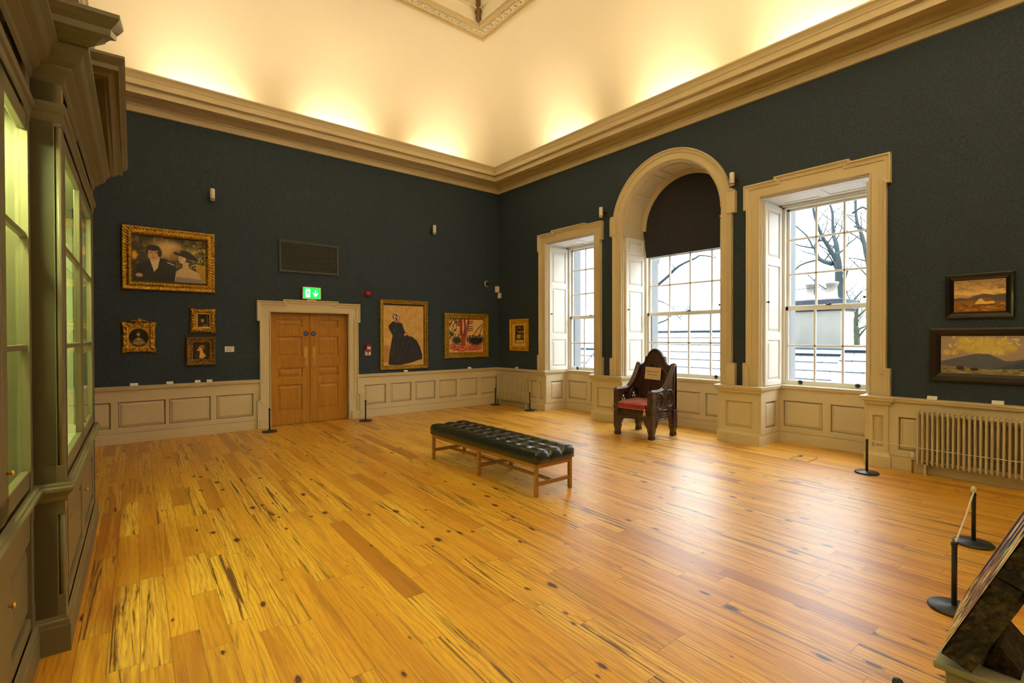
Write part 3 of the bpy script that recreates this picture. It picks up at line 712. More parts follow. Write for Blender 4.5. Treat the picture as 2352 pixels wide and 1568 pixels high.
# ------------------------------------------------------------------ pictures
class Art:
    """small raster painter: shapes in unit coordinates (x right, y up), colours as 0-255 sRGB"""
    def __init__(s, nx, ny, bgc, seed=1, asp=1.):
        s.nx, s.ny = nx, ny; s.c = np.zeros((ny, nx, 3)); s.c[:] = bgc; s.r = np.random.RandomState(seed); s.asp = asp
        s.X, s.Y = np.meshgrid((np.arange(nx)+.5)/nx, (np.arange(ny)+.5)/ny)
    def blend(s, m, c, a=1.):
        m = np.clip(m*a, 0, 1)[..., None]; s.c = s.c*(1-m)+np.array(c, float)*m
    def ell(s, cx, cy, rx, ry, c, a=1., soft=.25, rot=0.):
        dx, dy = (s.X-cx)*s.asp, s.Y-cy; rx = rx*s.asp
        u, v = dx*math.cos(rot)+dy*math.sin(rot), -dx*math.sin(rot)+dy*math.cos(rot)
        s.blend((1-np.sqrt((u/rx)**2+(v/ry)**2))/soft+.0, c, a)
    def poly(s, pts_, c, a=1.):
        n = len(pts_); acc = 0.
        for ox, oy in ((-.25, -.25), (.25, -.25), (-.25, .25), (.25, .25)):
            X, Y = s.X+ox/s.nx, s.Y+oy/s.ny; ins = np.zeros(X.shape, bool)
            for i in range(n):
                (x0, y0), (x1, y1) = pts_[i], pts_[(i+1) % n]
                if y0 == y1: continue
                ins ^= ((y0 > Y) != (y1 > Y)) & (X < (x1-x0)*(Y-y0)/(y1-y0)+x0)
            acc = acc+ins*.25
        s.blend(acc, c, a)
    def line(s, pts_, w, c, a=1.):
        d = np.full(s.X.shape, 9.)
        for (x0, y0), (x1, y1) in zip(pts_, pts_[1:]):
            dx, dy = (x1-x0), (y1-y0); t = np.clip(((s.X-x0)*dx+(s.Y-y0)*dy)/max(dx*dx+dy*dy, 1e-9), 0, 1)
            d = np.minimum(d, np.hypot((s.X-x0-t*dx)*s.asp, s.Y-y0-t*dy))
        s.blend((w-d)/(w*.4), c, a)
    def grad(s, y0, y1, c0, c1):
        t = np.clip((s.Y-y0)/(y1-y0), 0, 1)[..., None]; m = ((s.Y >= y0) & (s.Y <= y1))[..., None]
        s.c = np.where(m, np.array(c0)*(1-t)+np.array(c1)*t, s.c)
    def dabs(s, n, x0, x1, y0, y1, cols, w=.02, ln=.05, ang=None, a=.7, near=None, tol=60):
        c0 = s.c.copy(); keep = None if near is None else (np.abs(s.c-np.array(near, float)).sum(-1) < tol)
        s._dabs(n, x0, x1, y0, y1, cols, w, ln, ang, a)
        if keep is not None: s.c = np.where(keep[..., None], s.c, c0)
    def _dabs(s, n, x0, x1, y0, y1, cols, w, ln, ang, a):
        for i in range(n):
            x, y = s.r.uniform(x0, x1), s.r.uniform(y0, y1); t = s.r.uniform(0, PI) if ang is None else ang+s.r.uniform(-.4, .4)
            l = ln*s.r.uniform(.4, 1); c = cols[s.r.randint(len(cols))]
            s.line([(x, y), (x+l*math.cos(t)/s.asp, y+l*math.sin(t))], w*s.r.uniform(.5, 1), c, a)
    def grain(s, k): s.c = np.clip(s.c*(1+k*s.r.randn(s.ny, s.nx, 1)), 0, 255); return s
    def mesh(s, name, rect, n, parent, label=None):
        a0, a1, b0, b1 = rect; b = MB(); nx, ny = s.nx, s.ny
        b.grid(lambda u, v: (a0+(a1-a0)*u, -n, b0+(b1-b0)*v), nx-1, ny-1, False)
        o = b.build(name, M['art'], parent, recalc=False)
        at = o.data.color_attributes.new('paint', 'FLOAT_COLOR', 'POINT')
        v = s.c.reshape(-1, 3)/255; v = np.where(v <= .04045, v/12.92, ((v+.055)/1.055)**2.4)
        at.data.foreach_set('color', np.concatenate([v, np.ones((len(v), 1))], 1).astype('f').ravel()); o.data.color_attributes.active_color = at
        if label: o['label'] = label
        return o
def ornate(b, prof, rect, amp, per, flare=0., nseg=40, seed=1):
    """carved frame: profile (inset, depth) around rect with scalloped carving and flared corners"""
    a0, a1, b0, b1 = rect; r = random.Random(seed); P = []
    sides = [((a0, b0), (a1, b0), (0, 1)), ((a1, b0), (a1, b1), (-1, 0)), ((a1, b1), (a0, b1), (0, -1)), ((a0, b1), (a0, b0), (1, 0))]
    vs_ = []; N = 0
    for (p, q, inn) in sides:
        for i in range(nseg):
            t = i/nseg; x, y = p[0]+(q[0]-p[0])*t, p[1]+(q[1]-p[1])*t; ln = math.hypot(q[0]-p[0], q[1]-p[1])
            dc = min(t, 1-t)*ln; k = min(t, 1-t)
            for j, (ins, d) in enumerate(prof):
                f = j/(len(prof)-1); w_ = math.sin(PI*f)
                oi = ins; nd = d
                dirx, diry = inn
                ix = ins*(1 if p[0] < q[0] else -1) if dirx == 0 else 0; iy = ins*(1 if p[1] < q[1] else -1) if diry == 0 else 0
                # mitre: shrink along the side
                tt = max(-1, 1-2*t); mx = (q[0]-p[0])/ln*ins*tt; my = (q[1]-p[1])/ln*ins*tt
                carve = amp*w_*(.6*math.sin(2*PI*t*ln/per)+.4*math.sin(2*PI*t*ln/per*2.3+j))
                edge = (flare*math.exp(-(dc/.07)**2)-flare*.35*(1-math.exp(-((.5-k)*ln/.09)**2)))*(1-f) if flare else 0
                jit = amp*.5*(r.random()-.5)*w_
                vs_.append((x+mx+inn[0]*(ins-edge), -(nd+carve+jit), y+my+inn[1]*(ins-edge)))
            N += 1
    m = len(prof)
    b.add(vs_, [(i*m+j, ((i+1) % N)*m+j, ((i+1) % N)*m+j+1, i*m+j+1) for i in range(N) for j in range(m-1)], True)
    return b
def picture(label, wall, rect, crect, prof, fm, art, carve=None, inner=None, glazed=False, mount=None, name='framed_painting', extra=None):
    """rect/crect: outer frame and canvas rectangle in wall coordinates (a0,a1,z0,z1); wall 'back' a=x, 'right' a=-y"""
    ac, zc = (rect[0]+rect[1])/2, (rect[2]+rect[3])/2
    root = thing(name, label, 'picture', (ac, YB, zc) if wall == 'back' else (XW, -ac, zc), 0 if wall == 'back' else -PI/2)
    R = (rect[0]-ac, rect[1]-ac, rect[2]-zc, rect[3]-zc); Cc = (crect[0]-ac, crect[1]-ac, crect[2]-zc, crect[3]-zc)
    b = MB()
    if carve: ornate(b, prof, R, **carve)
    else: b.rings(prof, R)
    fr = b.build('frame', fm, root)
    if inner: MBi = MB(); MBi.rings(inner[0], inner[1] if len(inner) > 2 else (Cc[0]-.02, Cc[1]+.02, Cc[2]-.02, Cc[3]+.02)); MBi.build('slip_moulding', inner[-1], root)
    if mount: MB().rings([(0, .012), (Cc[0]-mount[0][0]+ac, .012)], R)
    art.mesh('canvas', Cc, .014, root)
    if glazed:
        g = MB(); g.box(Cc[0], Cc[1], -.022, -.020, Cc[2], Cc[3]); g.build('glazing', M['glass'], root)
    if extra: extra(root, R)
    return root
std = lambda w_, t: [(0, 0), (0, t*.8), (w_*.12, t), (w_*.3, t*.95), (w_*.42, t*.6), (w_*.62, t*.5), (w_*.74, t*.72), (w_*.9, t*.66), (w_, t*.35), (w_, .005)]
# couple in a landscape
A = Art(200, 148, (58, 46, 24), 3, 1.35)
A.dabs(160, 0, 1, .3, 1, [(70, 60, 26), (96, 84, 36), (44, 36, 20), (120, 104, 44)], .035, .09)
A.ell(.42, .74, .30, .30, (206, 170, 104), .9, .6); A.ell(.52, .80, .2, .16, (222, 184, 120), .7, .6); A.ell(.60, .66, .14, .2, (150, 112, 72), .6, .7)
A.ell(.80, .72, .16, .20, (170, 160, 70), .7, .7); A.dabs(60, .68, 1, .35, .9, [(180, 166, 76), (120, 112, 44), (206, 188, 96)], .02, .06, None, .6)
A.poly([(.86, .05), (1, .05), (1, .45), (.84, .48)], (214, 170, 60), .8); A.ell(.03, .58, .05, .13, (226, 168, 40), .9, .5)
A.poly([(.02, .06), (.06, .34), (.20, .50), (.30, .56), (.44, .54), (.56, .44), (.60, .06)], (26, 30, 34)); A.dabs(40, .1, .55, .08, .45, [(34, 40, 44), (18, 20, 24)], .02, .09, 1.2)
A.poly([(.22, .54), (.36, .58), (.33, .34), (.28, .24)], (222, 206, 168)); A.ell(.275, .62, .085, .15, (214, 172, 124), 1, .2)
A.ell(.27, .76, .105, .075, (40, 30, 24), 1, .3); A.ell(.355, .66, .035, .11, (44, 32, 26), 1, .4); A.ell(.19, .66, .02, .08, (44, 32, 26), 1, .4)
A.line([(.225, .655), (.255, .66)], .010, (70, 46, 34)); A.line([(.295, .66), (.33, .655)], .010, (70, 46, 34)); A.line([(.275, .64), (.265, .59)], .008, (170, 120, 84)); A.line([(.25, .555), (.30, .555)], .010, (150, 80, 66))
A.ell(.09, .16, .055, .05, (206, 158, 104), 1, .3)
A.poly([(.55, .05), (.57, .28), (.64, .36), (.74, .38), (.88, .28), (.94, .05)], (206, 180, 138)); A.poly([(.55, .05), (.58, .17), (.92, .13), (.95, .05)], (120, 110, 116), .7)
A.poly([(.66, .34), (.66, .50), (.74, .50), (.75, .34)], (206, 176, 132)); A.ell(.655, .57, .055, .12, (226, 196, 150), 1, .2)
A.ell(.74, .66, .14, .075, (34, 26, 34), 1, .25, -.5); A.line([(.56, .69), (.86, .56)], .035, (30, 24, 30)); A.line([(.63, .58), (.65, .585)], .008, (80, 50, 40)); A.line([(.625, .53), (.645, .53)], .008, (180, 80, 66))
A.line([(.46, .47), (.54, .42)], .014, (200, 196, 180)); A.grain(.05)
picture('large gilt-framed painting of a dark-coated man and a woman in a black hat', 'back', (.185, 1.40, 2.34, 3.31), (.312, 1.285, 2.455, 3.17),
        [(0, 0), (0, .05), (.012, .06), (.03, .05), (.055, .042), (.07, .05), (.085, .062), (.11, .05), (.12, .03), (.128, .012)], M['gilt'], A.__class__ and A, dict(amp=.010, per=.05, nseg=70, seed=2))
# oval miniature
A = Art(96, 96, (188, 138, 40), 5); A.ell(.5, .5, .47, .47, (20, 18, 14), 1, .03); A.dabs(50, .25, .75, .2, .8, [(34, 30, 18), (26, 20, 14)], .03, .08, None, .5)
A.ell(.48, .66, .10, .13, (206, 150, 60), 1, .4); A.ell(.48, .80, .12, .08, (60, 44, 22), .9, .4); A.poly([(.16, .22), (.30, .42), (.42, .50), (.56, .50), (.70, .40), (.84, .22), (.5, .06)], (150, 128, 70), .9)
A.ell(.5, .42, .13, .09, (196, 150, 84), .9, .4); A.line([(.3, .2), (.7, .26)], .03, (190, 170, 110), .6)
ov = np.hypot(A.X-.5, A.Y-.5) > .475; A.c[ov] = np.array((190, 140, 40)); A.grain(.04)
def crest(root, R):
    b = MB(); b.lathe([(0, 0), (.05, .01), (.045, .03), (.02, .045), (0, .05)], (0, -.0, R[3]+.02), '-y', 12)
    for s in (-1, 1): b.tube([(s*.02, -.03, R[3]), (s*.06, -.035, R[3]+.03), (s*.10, -.03, R[3]+.012), (s*.13, -.02, R[3]+.0)], [.016, .014, .012, .006], 7)
    b.build('crest', M['gilt'], root)
picture('small gilt frame with a crest and a round-windowed portrait', 'back', (.178, .592, 1.378, 1.835), (.255, .515, 1.455, 1.752), [(0, .0), (0, .02), (.012, .034), (.03, .04), (.045, .03), (.055, .036), (.066, .034), (.074, .018), (.078, .012)], M['gilt'], A,
        dict(amp=.008, per=.11, flare=.022, nseg=48, seed=5), ([(0, .02), (.008, .026), (.018, .02), (.02, .012)], M['gilt_bright']), extra=crest)
# man in a hat under glass
A = Art(70, 84, (40, 32, 30), 7); A.ell(.42, .52, .17, .2, (214, 150, 84), 1, .4); A.line([(.12, .72), (.82, .60)], .05, (24, 18, 24)); A.ell(.5, .76, .24, .14, (28, 22, 28), 1, .3)
A.poly([(.1, 0), (.24, .22), (.5, .30), (.86, .18), (.95, 0)], (62, 44, 40)); A.poly([(.3, 0), (.6, .22), (.9, .1), (.95, 0)], (170, 140, 80), .8); A.line([(.82, .9), (.86, .1)], .07, (120, 96, 120), .6); A.grain(.06)
picture('small bright gilt picture of a man in a wide hat, above the profile head', 'back', (1.05, 1.405, 1.682, 2.075), (1.155, 1.318, 1.775, 1.985), [(0, 0), (0, .02), (.015, .04), (.04, .05), (.06, .04), (.075, .03), (.085, .026)], M['gilt'], A,
        dict(amp=.012, per=.06, flare=.016, nseg=48, seed=8), ([(0, .026), (.006, .034), (.018, .03), (.02, .014)], M['gilt_bright']), True)
# profile head
A = Art(76, 90, (58, 44, 24), 9); A.dabs(50, 0, 1, 0, 1, [(70, 54, 30), (44, 34, 20)], .05, .1, None, .5); A.ell(.44, .66, .17, .2, (234, 176, 84), 1, .3); A.poly([(.30, .70), (.17, .57), (.30, .50)], (238, 170, 90))
A.ell(.54, .80, .22, .12, (150, 116, 50), 1, .4); A.ell(.62, .66, .10, .14, (120, 88, 40), .9, .4); A.poly([(.38, .54), (.36, .24), (.34, .06), (.60, .05), (.80, .22), (.62, .40), (.58, .54)], (232, 174, 70))
A.line([(.26, .64), (.34, .65)], .02, (110, 60, 30)); A.line([(.25, .53), (.31, .535)], .015, (190, 80, 50)); A.grain(.06)
picture('small broad brown-gilt picture of a head in profile, below the hatted man', 'back', (.985, 1.41, 1.142, 1.615), (1.105, 1.31, 1.25, 1.505), [(0, 0), (0, .03), (.012, .045), (.03, .05), (.045, .036), (.07, .03), (.085, .036), (.10, .03), (.108, .012)], M['gilt_dark'], A, dict(amp=.007, per=.045, nseg=48, seed=11))
# seated woman in black
A = Art(150, 204, (208, 164, 84), 13, .75); A.dabs(240, 0, 1, 0, 1, [(214, 172, 94), (200, 154, 72), (220, 180, 104)], .04, .08, None, .4)
A.poly([(0, .07), (.12, .07), (.14, .33), (0, .34)], (176, 126, 50), .8); A.grad(0, .06, (226, 176, 96), (214, 166, 90)); A.line([(0, .34), (.13, .335)], .012, (190, 140, 90), .7)
A.poly([(.12, .03), (.14, .20), (.20, .44), (.22, .50), (.13, .62), (.12, .66), (.22, .735), (.34, .74), (.45, .70), (.52, .57), (.58, .53), (.62, .49), (.70, .485), (.82, .42), (.90, .32), (.965, .18), (.96, .10), (.86, .09), (.74, .06), (.6, .04), (.4, .015), (.2, .02)], (38, 32, 28))
A.dabs(70, .2, .9, .06, .44, [(58, 49, 42), (30, 26, 24), (66, 56, 48)], .010, .16, 1.35, .6, (38, 32, 28)); A.dabs(25, .2, .45, .48, .70, [(30, 36, 36), (54, 48, 44)], .014, .1, None, .6, (38, 32, 28))
A.poly([(.27, .72), (.27, .78), (.37, .77), (.40, .72)], (180, 122, 84)); A.ell(.305, .815, .088, .072, (44, 34, 30), 1, .2); A.ell(.365, .80, .052, .056, (212, 146, 102), 1, .25); A.poly([(.40, .80), (.425, .785), (.40, .775)], (206, 140, 98)); A.line([(.38, .81), (.40, .812)], .006, (80, 50, 40)); A.line([(.385, .765), (.405, .767)], .006, (150, 70, 56)); A.line([(.26, .84), (.27, .79), (.285, .76)], .012, (222, 216, 202)); A.line([(.275, .865), (.325, .868), (.36, .85)], .012, (226, 220, 206)); A.line([(.29, .83), (.315, .80)], .009, (214, 206, 190)); A.line([(.32, .71), (.45, .70)], .01, (70, 62, 56)); A.ell(.54, .515, .055, .036, (224, 168, 124), 1, .4); A.line([(.48, .49), (.58, .50)], .012, (60, 52, 46)); A.grain(.03)
picture('tall gilt-framed painting of a seated woman in a black dress', 'back', (4.31, 5.413, .932, 2.375), (4.392, 5.316, 1.0, 2.262), std(.085, .05), M['gilt'], A, None)
# garden tree
A = Art(160, 157, (232, 186, 116), 17); A.dabs(90, .02, .32, .3, .98, [(60, 84, 44), (90, 60, 40), (240, 214, 150), (34, 44, 30), (200, 80, 40)], .022, .07, 1.4, .8)
A.poly([(.3, .02), (.02, .1), (.03, .26), (.97, .24), (.96, .06)], (196, 92, 62), .75); A.dabs(90, .04, .96, .03, .24, [(170, 60, 50), (214, 110, 66), (150, 44, 44), (240, 170, 90)], .02, .08, .1, .7)
A.ell(.78, .34, .26, .14, (34, 34, 44), .95, .4); A.ell(.22, .36, .18, .15, (44, 54, 40), .9, .5); A.dabs(60, .5, .98, .26, .48, [(30, 30, 38), (54, 60, 44), (20, 24, 28)], .02, .07, 1.3, .8)
A.ell(.08, .56, .07, .06, (50, 70, 20), 1, .4); A.ell(.58, .60, .05, .06, (222, 178, 50), .9, .5); A.ell(.24, .64, .06, .09, (206, 190, 70), .7, .5); A.ell(.25, .85, .05, .05, (206, 76, 46), 1, .4)
A.line([(.34, .98), (.34, .66), (.39, .40), (.37, .24)], .045, (150, 52, 40)); A.line([(.56, .98), (.50, .62), (.44, .40), (.43, .22)], .04, (172, 74, 50)); A.line([(.44, .99), (.46, .74), (.42, .5)], .03, (110, 44, 44)); A.line([(.40, .45), (.40, .24)], .06, (164, 66, 40))
for y in (.92, .86, .78, .72, .66): A.line([(.54, y), (.68, y+.03-.02*(y < .8))], .016, (64, 38, 50))
A.line([(.67, .46), (.82, .70), (.98, .86)], .014, (84, 34, 26)); A.line([(.86, .48), (.97, .78)], .013, (84, 34, 26)); A.grain(.04)
picture('wide gilt-framed painting of a red-trunked tree in a garden', 'back', (5.838, 7.053, 1.122, 2.148), (5.968, 6.912, 1.255, 2.006), std(.132, .055), M['gilt'], A, None)
# print on the window wall
A = Art(60, 100, (232, 196, 110), 19); A.poly([(.18, .14), (.84, .14), (.84, .92), (.18, .92)], (60, 48, 26)); A.dabs(40, .2, .82, .6, .9, [(120, 110, 50), (40, 30, 20), (150, 140, 70)], .03, .07, None, .8)
A.ell(.5, .82, .09, .05, (150, 130, 84), 1, .4); A.poly([(.3, .6), (.42, .76), (.6, .76), (.72, .62)], (44, 32, 18)); A.line([(.4, .64), (.82, .64)], .03, (214, 160, 60)); A.poly([(.32, .34), (.62, .34), (.62, .54), (.32, .52)], (206, 160, 60)); A.ell(.74, .44, .05, .1, (180, 150, 70), 1, .4)
A.poly([(.24, .16), (.80, .16), (.80, .29), (.24, .28)], (226, 190, 120)); A.grain(.04)
picture('small bright gilt print hanging alone between the wall corner and the far window', 'right', (-9.075, -8.41, 1.28, 2.018), (-8.965, -8.505, 1.385, 1.905), std(.11, .04), M['gilt_bright'], A, None)
# dark-framed landscapes by the near radiator
A = Art(110, 84, (196, 156, 106), 23, 1.2); A.grad(.55, 1, (232, 190, 120), (170, 140, 96)); A.dabs(40, 0, 1, .68, .95, [(150, 126, 92), (180, 150, 104)], .04, .2, 0, .7); A.dabs(16, 0, 1, .55, .66, [(244, 206, 120)], .03, .3, 0, .7)
A.poly([(0, .30), (0, .42), (.12, .45), (.28, .42), (.42, .50), (.58, .54), (.75, .50), (1, .52), (1, .30)], (92, 84, 82)); A.poly([(0, 0), (0, .34), (.3, .36), (1, .30), (1, 0)], (150, 98, 34)); A.dabs(60, 0, 1, .02, .3, [(120, 74, 24), (190, 132, 46), (214, 150, 50), (90, 54, 20)], .018, .2, 0, .8)
A.poly([(.40, .24), (.46, .36), (.52, .42), (.58, .34), (.76, .32), (.78, .25), (.6, .23)], (240, 206, 110)); A.poly([(.52, .42), (.70, .42), (.77, .32), (.60, .31)], (146, 92, 30)); A.line([(.4, .22), (.8, .215)], .012, (60, 36, 16)); A.grain(.03)
picture('small black-framed landscape with a lit cottage, upper of the two dark frames', 'right', (-1.23, -.672, 1.797, 2.285), (-1.158, -.733, 1.862, 2.225), [(0, 0), (0, .03), (.012, .035), (.03, .032), (.05, .02), (.06, .026), (.07, .016), (.073, .008)], M['black_frame'], A, None)
A = Art(140, 90, (170, 150, 140), 29, 1.55)
for cx_, cy_, r in ((.3, .86, .12), (.45, .82, .14), (.6, .84, .13), (.75, .82, .12), (.85, .68, .09), (.25, .70, .07), (.08, .56, .07), (.36, .66, .1), (.55, .64, .14), (.7, .62, .12), (.18, .56, .06), (.48, .52, .12)): A.ell(cx_, cy_, r, r*1.35, (216, 196, 104), .85, .5)
A.dabs(40, .1, .95, .5, .95, [(226, 206, 124), (190, 168, 90), (236, 214, 150)], .035, .08, None, .5)
A.poly([(0, .2), (0, .32), (.2, .42), (.44, .54), (.60, .53), (.78, .36), (.86, .36), (1, .42), (1, .1)], (92, 96, 120)); A.poly([(.66, .16), (1, .36), (1, .1)], (70, 80, 104)); A.poly([(0, 0), (0, .22), (.4, .16), (1, .12), (1, 0)], (136, 124, 88)); A.dabs(40, 0, 1, .01, .16, [(160, 150, 110), (96, 90, 70), (176, 160, 120)], .018, .14, 0, .8)
A.ell(.25, .15, .06, .07, (52, 36, 42), 1, .3); A.ell(.42, .13, .06, .05, (56, 40, 44), 1, .3); A.grain(.03)
picture('wide dark-framed landscape of a blue mountain under yellow clouds, above the near radiator', 'right', (-1.365, -.505, 1.09, 1.69), (-1.268, -.60, 1.18, 1.60), [(0, 0), (0, .035), (.02, .04), (.06, .034), (.085, .02), (.098, .008)], M['brown_frame'], A, None)

# ------------------------------------------------------------------ small fittings on the walls
def wall_root(name, label, cat, wall, a, z, group=None):
    return thing(name, label, cat, (a, YB, z) if wall == 'back' else (XW, -a, z), 0 if wall == 'back' else -PI/2, group)
vt = wall_root('air_vent', 'large dark louvred grille above the exit sign', 'vent', 'back', 2.937, 3.07)
b = MB(); b.rings([(0, 0), (0, .03), (.012, .034), (.035, .03), (.035, .006)], (-.537, .537, -.288, .288)); b.build('grille_frame', M['vent'], vt)
b = MB(); b.box(-.51, .51, -.004, 0, -.26, .26); b.build('duct_shade_sheet', M['blackmetal'], vt)  # black sheet standing in for the shade between the slats
b = MB()
for i in range(18): z = -.247+.029*i; b.box(-.503, .503, -.030, -.018, z-.0065, z+.0065)
b.build('louvre_slats', M['vent'], vt)
ex = wall_root('exit_sign', 'lit green running-man exit sign above the double doors', 'exit sign', 'back', 2.946, 2.417)
b = MB(); b.box(-.165, .165, -.10, -.065, -.112, .112); b.box(-.08, .08, -.085, 0, -.148, -.112); b.build('housing', M['plastic'], ex, .004, 2)
b = MB(); b.box(-.148, .148, -.1025, -.100, -.095, .095); fc = b.build('green_face', M['exit_green'], ex)
b = MB(); y_ = -.1035; F2 = lambda p: b.prism(p, lambda a, z, d: (a, d, z), y_, y_+.001)
F2([(-.115, -.075), (-.035, -.075), (-.035, .075), (-.115, .075)])
F2([(.055, .055), (.073, .055), (.073, -.01), (.108, .014), (.108, -.012), (.064, -.066), (.020, -.012), (.020, .014), (.055, -.01)])
b.build('pictogram_field', M['exit_white'], ex)
b = MB(); y_ = -.1045
b.prism([(-.072+.0125*math.cos(t*PI/6), .048+.0125*math.sin(t*PI/6)) for t in range(12)], lambda a, z, d: (a, d, z), y_, y_+.001)
for p in ([(-.09, .03), (-.066, .036), (-.058, .002), (-.076, -.01)], [(-.064, .03), (-.050, .012), (-.040, .016), (-.043, .006), (-.053, .0), (-.066, .016)], [(-.088, .03), (-.104, .012), (-.098, -.004), (-.092, .0), (-.094, .010), (-.082, .022)], [(-.074, -.002), (-.058, .0), (-.05, -.03), (-.052, -.055), (-.064, -.055), (-.062, -.03)], [(-.078, -.006), (-.066, -.012), (-.086, -.04), (-.108, -.046), (-.108, -.034), (-.09, -.03)]): b.prism(p, lambda a, z, d: (a, d, z), y_, y_+.001)
b.build('running_figure', M['exit_green'], ex)
fa = wall_root('fire_alarm', 'round red fire alarm on the wall right of the exit sign', 'fire alarm', 'back', 4.05, 2.475)
b = MB(); b.lathe([(0, 0), (.05, 0), (.05, .03), (.056, .04), (.056, .06), (.048, .085), (.02, .098), (0, .10)], (0, 0, 0), '-y', 24); b.build('sounder_body', M['redplastic'], fa)
b = MB(); b.lathe([(.03, .0), (.058, .0), (.058, .018), (.05, .02)], (0, 0, 0), '-y', 24); b.build('sounder_base', M['redplastic'], fa)
cp = wall_root('fire_call_point', 'red break-glass call point right of the double doors', 'fire call point', 'back', 4.063, 1.395)
b = MB(); b.box(-.055, .055, -.05, 0, -.05, .055); b.build('call_point_body', M['redplastic'], cp, .006, 2)
b = MB(); b.box(-.036, .036, -.052, -.049, -.030, .016); b.build('break_glass', M['plastic'], cp)
b = MB(); b.box(-.034, .034, -.0535, -.0515, .0, .004); b.build('press_line', M['ink'], cp)
fsn = wall_root('fire_action_sign', 'small red and white pictogram sign right under the call point', 'sign', 'back', 4.063, 1.29)
b = MB(); b.box(-.062, .062, -.006, 0, -.05, .05); b.build('sign_panel', M['card'], fsn)
b = MB(); b.box(-.054, .054, -.0075, -.006, -.036, .046); b.build('red_field', M['redplastic'], fsn)
b = MB(); pf = lambda p: b.prism(p, lambda a, z, d: (a, d, z), -.0085, -.0074)
pf([(-.045, -.03), (-.014, -.03), (-.014, .01), (-.022, .02), (-.030, .012), (-.036, .024), (-.045, .008)]); pf([(.012, -.03), (.046, -.03), (.046, .0), (.036, .022), (.030, .006), (.022, .024), (.012, .0)]); b.build('white_symbols', M['card'], fsn)
def fitting(label, wall, a, z, tilt):
    r = wall_root('wall_fitting', label, 'wall fitting', wall, a, z, 'white slim units on black wall brackets')
    b = MB(); b.box(-.012, .012, -.012, 0, -.10, .10); b.box(-.01, .01, -.09, 0, -.02, .01); b.tube([(0, -.085, -.05), (0, -.085, .05)], .01, 8); b.build('bracket', M['blackmetal'], r, .002, 1)
    b = MB(); b.lathe([(0, -.095), (.032, -.095), (.036, -.088), (.036, .088), (.032, .095), (0, .095)], (tilt, -.14, 0), 'z', 20); b.build('unit_body', M['plastic'], r)
    b = MB(); b.lathe([(.0366, -.082), (.0366, -.072), (.0362, -.07)], (tilt, -.14, 0), 'z', 20); b.build('rim_band', M['blackmetal'], r)
fitting('slim white unit on a black bracket high above the large painting of the couple', 'back', 1.34, 3.94, .02)
fitting('slim white unit on a black bracket high between the vent grille and the wall corner', 'back', 5.505, 3.93, .02)
fitting('slim white unit on a black bracket between the far window and the arched window', 'right', -6.165, 3.95, -.02)
fitting('slim white unit on a black bracket between the arched window and the near square window', 'right', -3.632, 3.95, -.02)
dm = wall_root('dome_camera', 'black dome camera with a pale ring near the wall corner', 'security camera', 'back', 7.03, 2.868)
b = MB(); b.lathe([(.0, 0), (.072, 0), (.072, .012), (.064, .03), (.058, .03)], (0, 0, 0), '-y', 24); b.build('mounting_ring', M['plastic'], dm)
b = MB(); b.lathe([(.058, .028), (.054, .055), (.04, .08), (.02, .094), (0, .098)], (0, 0, 0), '-y', 20); b.build('dark_dome', M['blackmetal'], dm)
for lab, wl, a, z, w_, h_ in (('larger white sensor box in the wall corner, above the smaller one', 'back', 7.325, 2.752, .052, .075), ('smaller white sensor box just below the larger one in the wall corner', 'right', -9.46, 2.60, .046, .062)):
    r = wall_root('motion_sensor', lab, 'sensor', wl, a, z, 'white sensor boxes in the corner')
    b = MB(); b.box(-w_, w_, -.05, 0, -h_, h_); b.build('sensor_body', M['plastic'], r, .008, 2)
    b = MB(); b.box(-w_*.7, w_*.7, -.053, -.049, -h_*.7, h_*.1); b.build('sensor_lens', M['card'], r, .003, 1)
tc = wall_root('text_panel', 'white text card on the wall between the profile picture and the doors', 'label', 'back', 1.613, 1.405)
b = MB(); b.box(-.07, .07, -.005, 0, -.046, .046); b.build('card_sheet', M['card'], tc)
b = MB()
for k in range(5): b.box(-.055, .055-.018*(k % 3), -.0056, -.005, .026-.013*k, .030-.013*k)
b.build('printed_lines', M['ink'], tc)
cb = wall_root('surface_conduit', 'thin dark conduit on the wall from the text card to the door frame', 'conduit', 'back', 1.89, 1.36)
b = MB(); b.box(-.195, .185, -.012, 0, -.007, .007); b.build('conduit_run', M['vent'], cb, .002, 1)
def caption(label, wall, a, wd=.078):
    r = thing('caption_card', label, 'label', (a, YB-.056, .868) if wall == 'back' else (XW-.056, -a, .868), 0 if wall == 'back' else -PI/2, 'white caption cards on the dado rail')
    b = MB(); b.hexa([(-wd/2, -.012, 0), (wd/2, -.012, 0), (wd/2, -.0, 0), (-wd/2, 0, 0)], [(-wd/2, .010, .042), (wd/2, .010, .042), (wd/2, .014, .042), (-wd/2, .014, .042)]); b.build('card_block', M['card'], r)
for lab, wl, a, wd in (('caption card below the crested round-windowed portrait, first from the cabinet', 'back', .32, .10), ('caption card second from the cabinet, on its own under bare wall', 'back', .77, .09), ('caption card third from the cabinet, under the profile picture', 'back', 1.145, .078), ('caption card nearest the doors of the four left of them', 'back', 1.31, .078),
                       ('caption card under the painting of the woman in black', 'back', 4.87, .09), ('caption card under the painting of the red-trunked tree', 'back', 6.49, .09), ('caption card above the far radiator', 'right', -8.78, .11),
                       ('caption card on the rail just right of the near square window', 'right', -1.337, .09), ('caption card above the near radiator, rightmost in the picture', 'right', -.794, .095)): caption(lab, wl, a, wd)
hol = thing('acrylic_holder', 'small clear upright holder on the pedestal left of the arched window', 'holder', (FX-.02, 5.84, .868), -PI/2)
b = MB(); b.box(-.03, .03, -.003, .0, 0, .12); b.box(-.03, .03, -.03, .0, 0, .003); b.build('clear_sheet', M['glass'], hol)
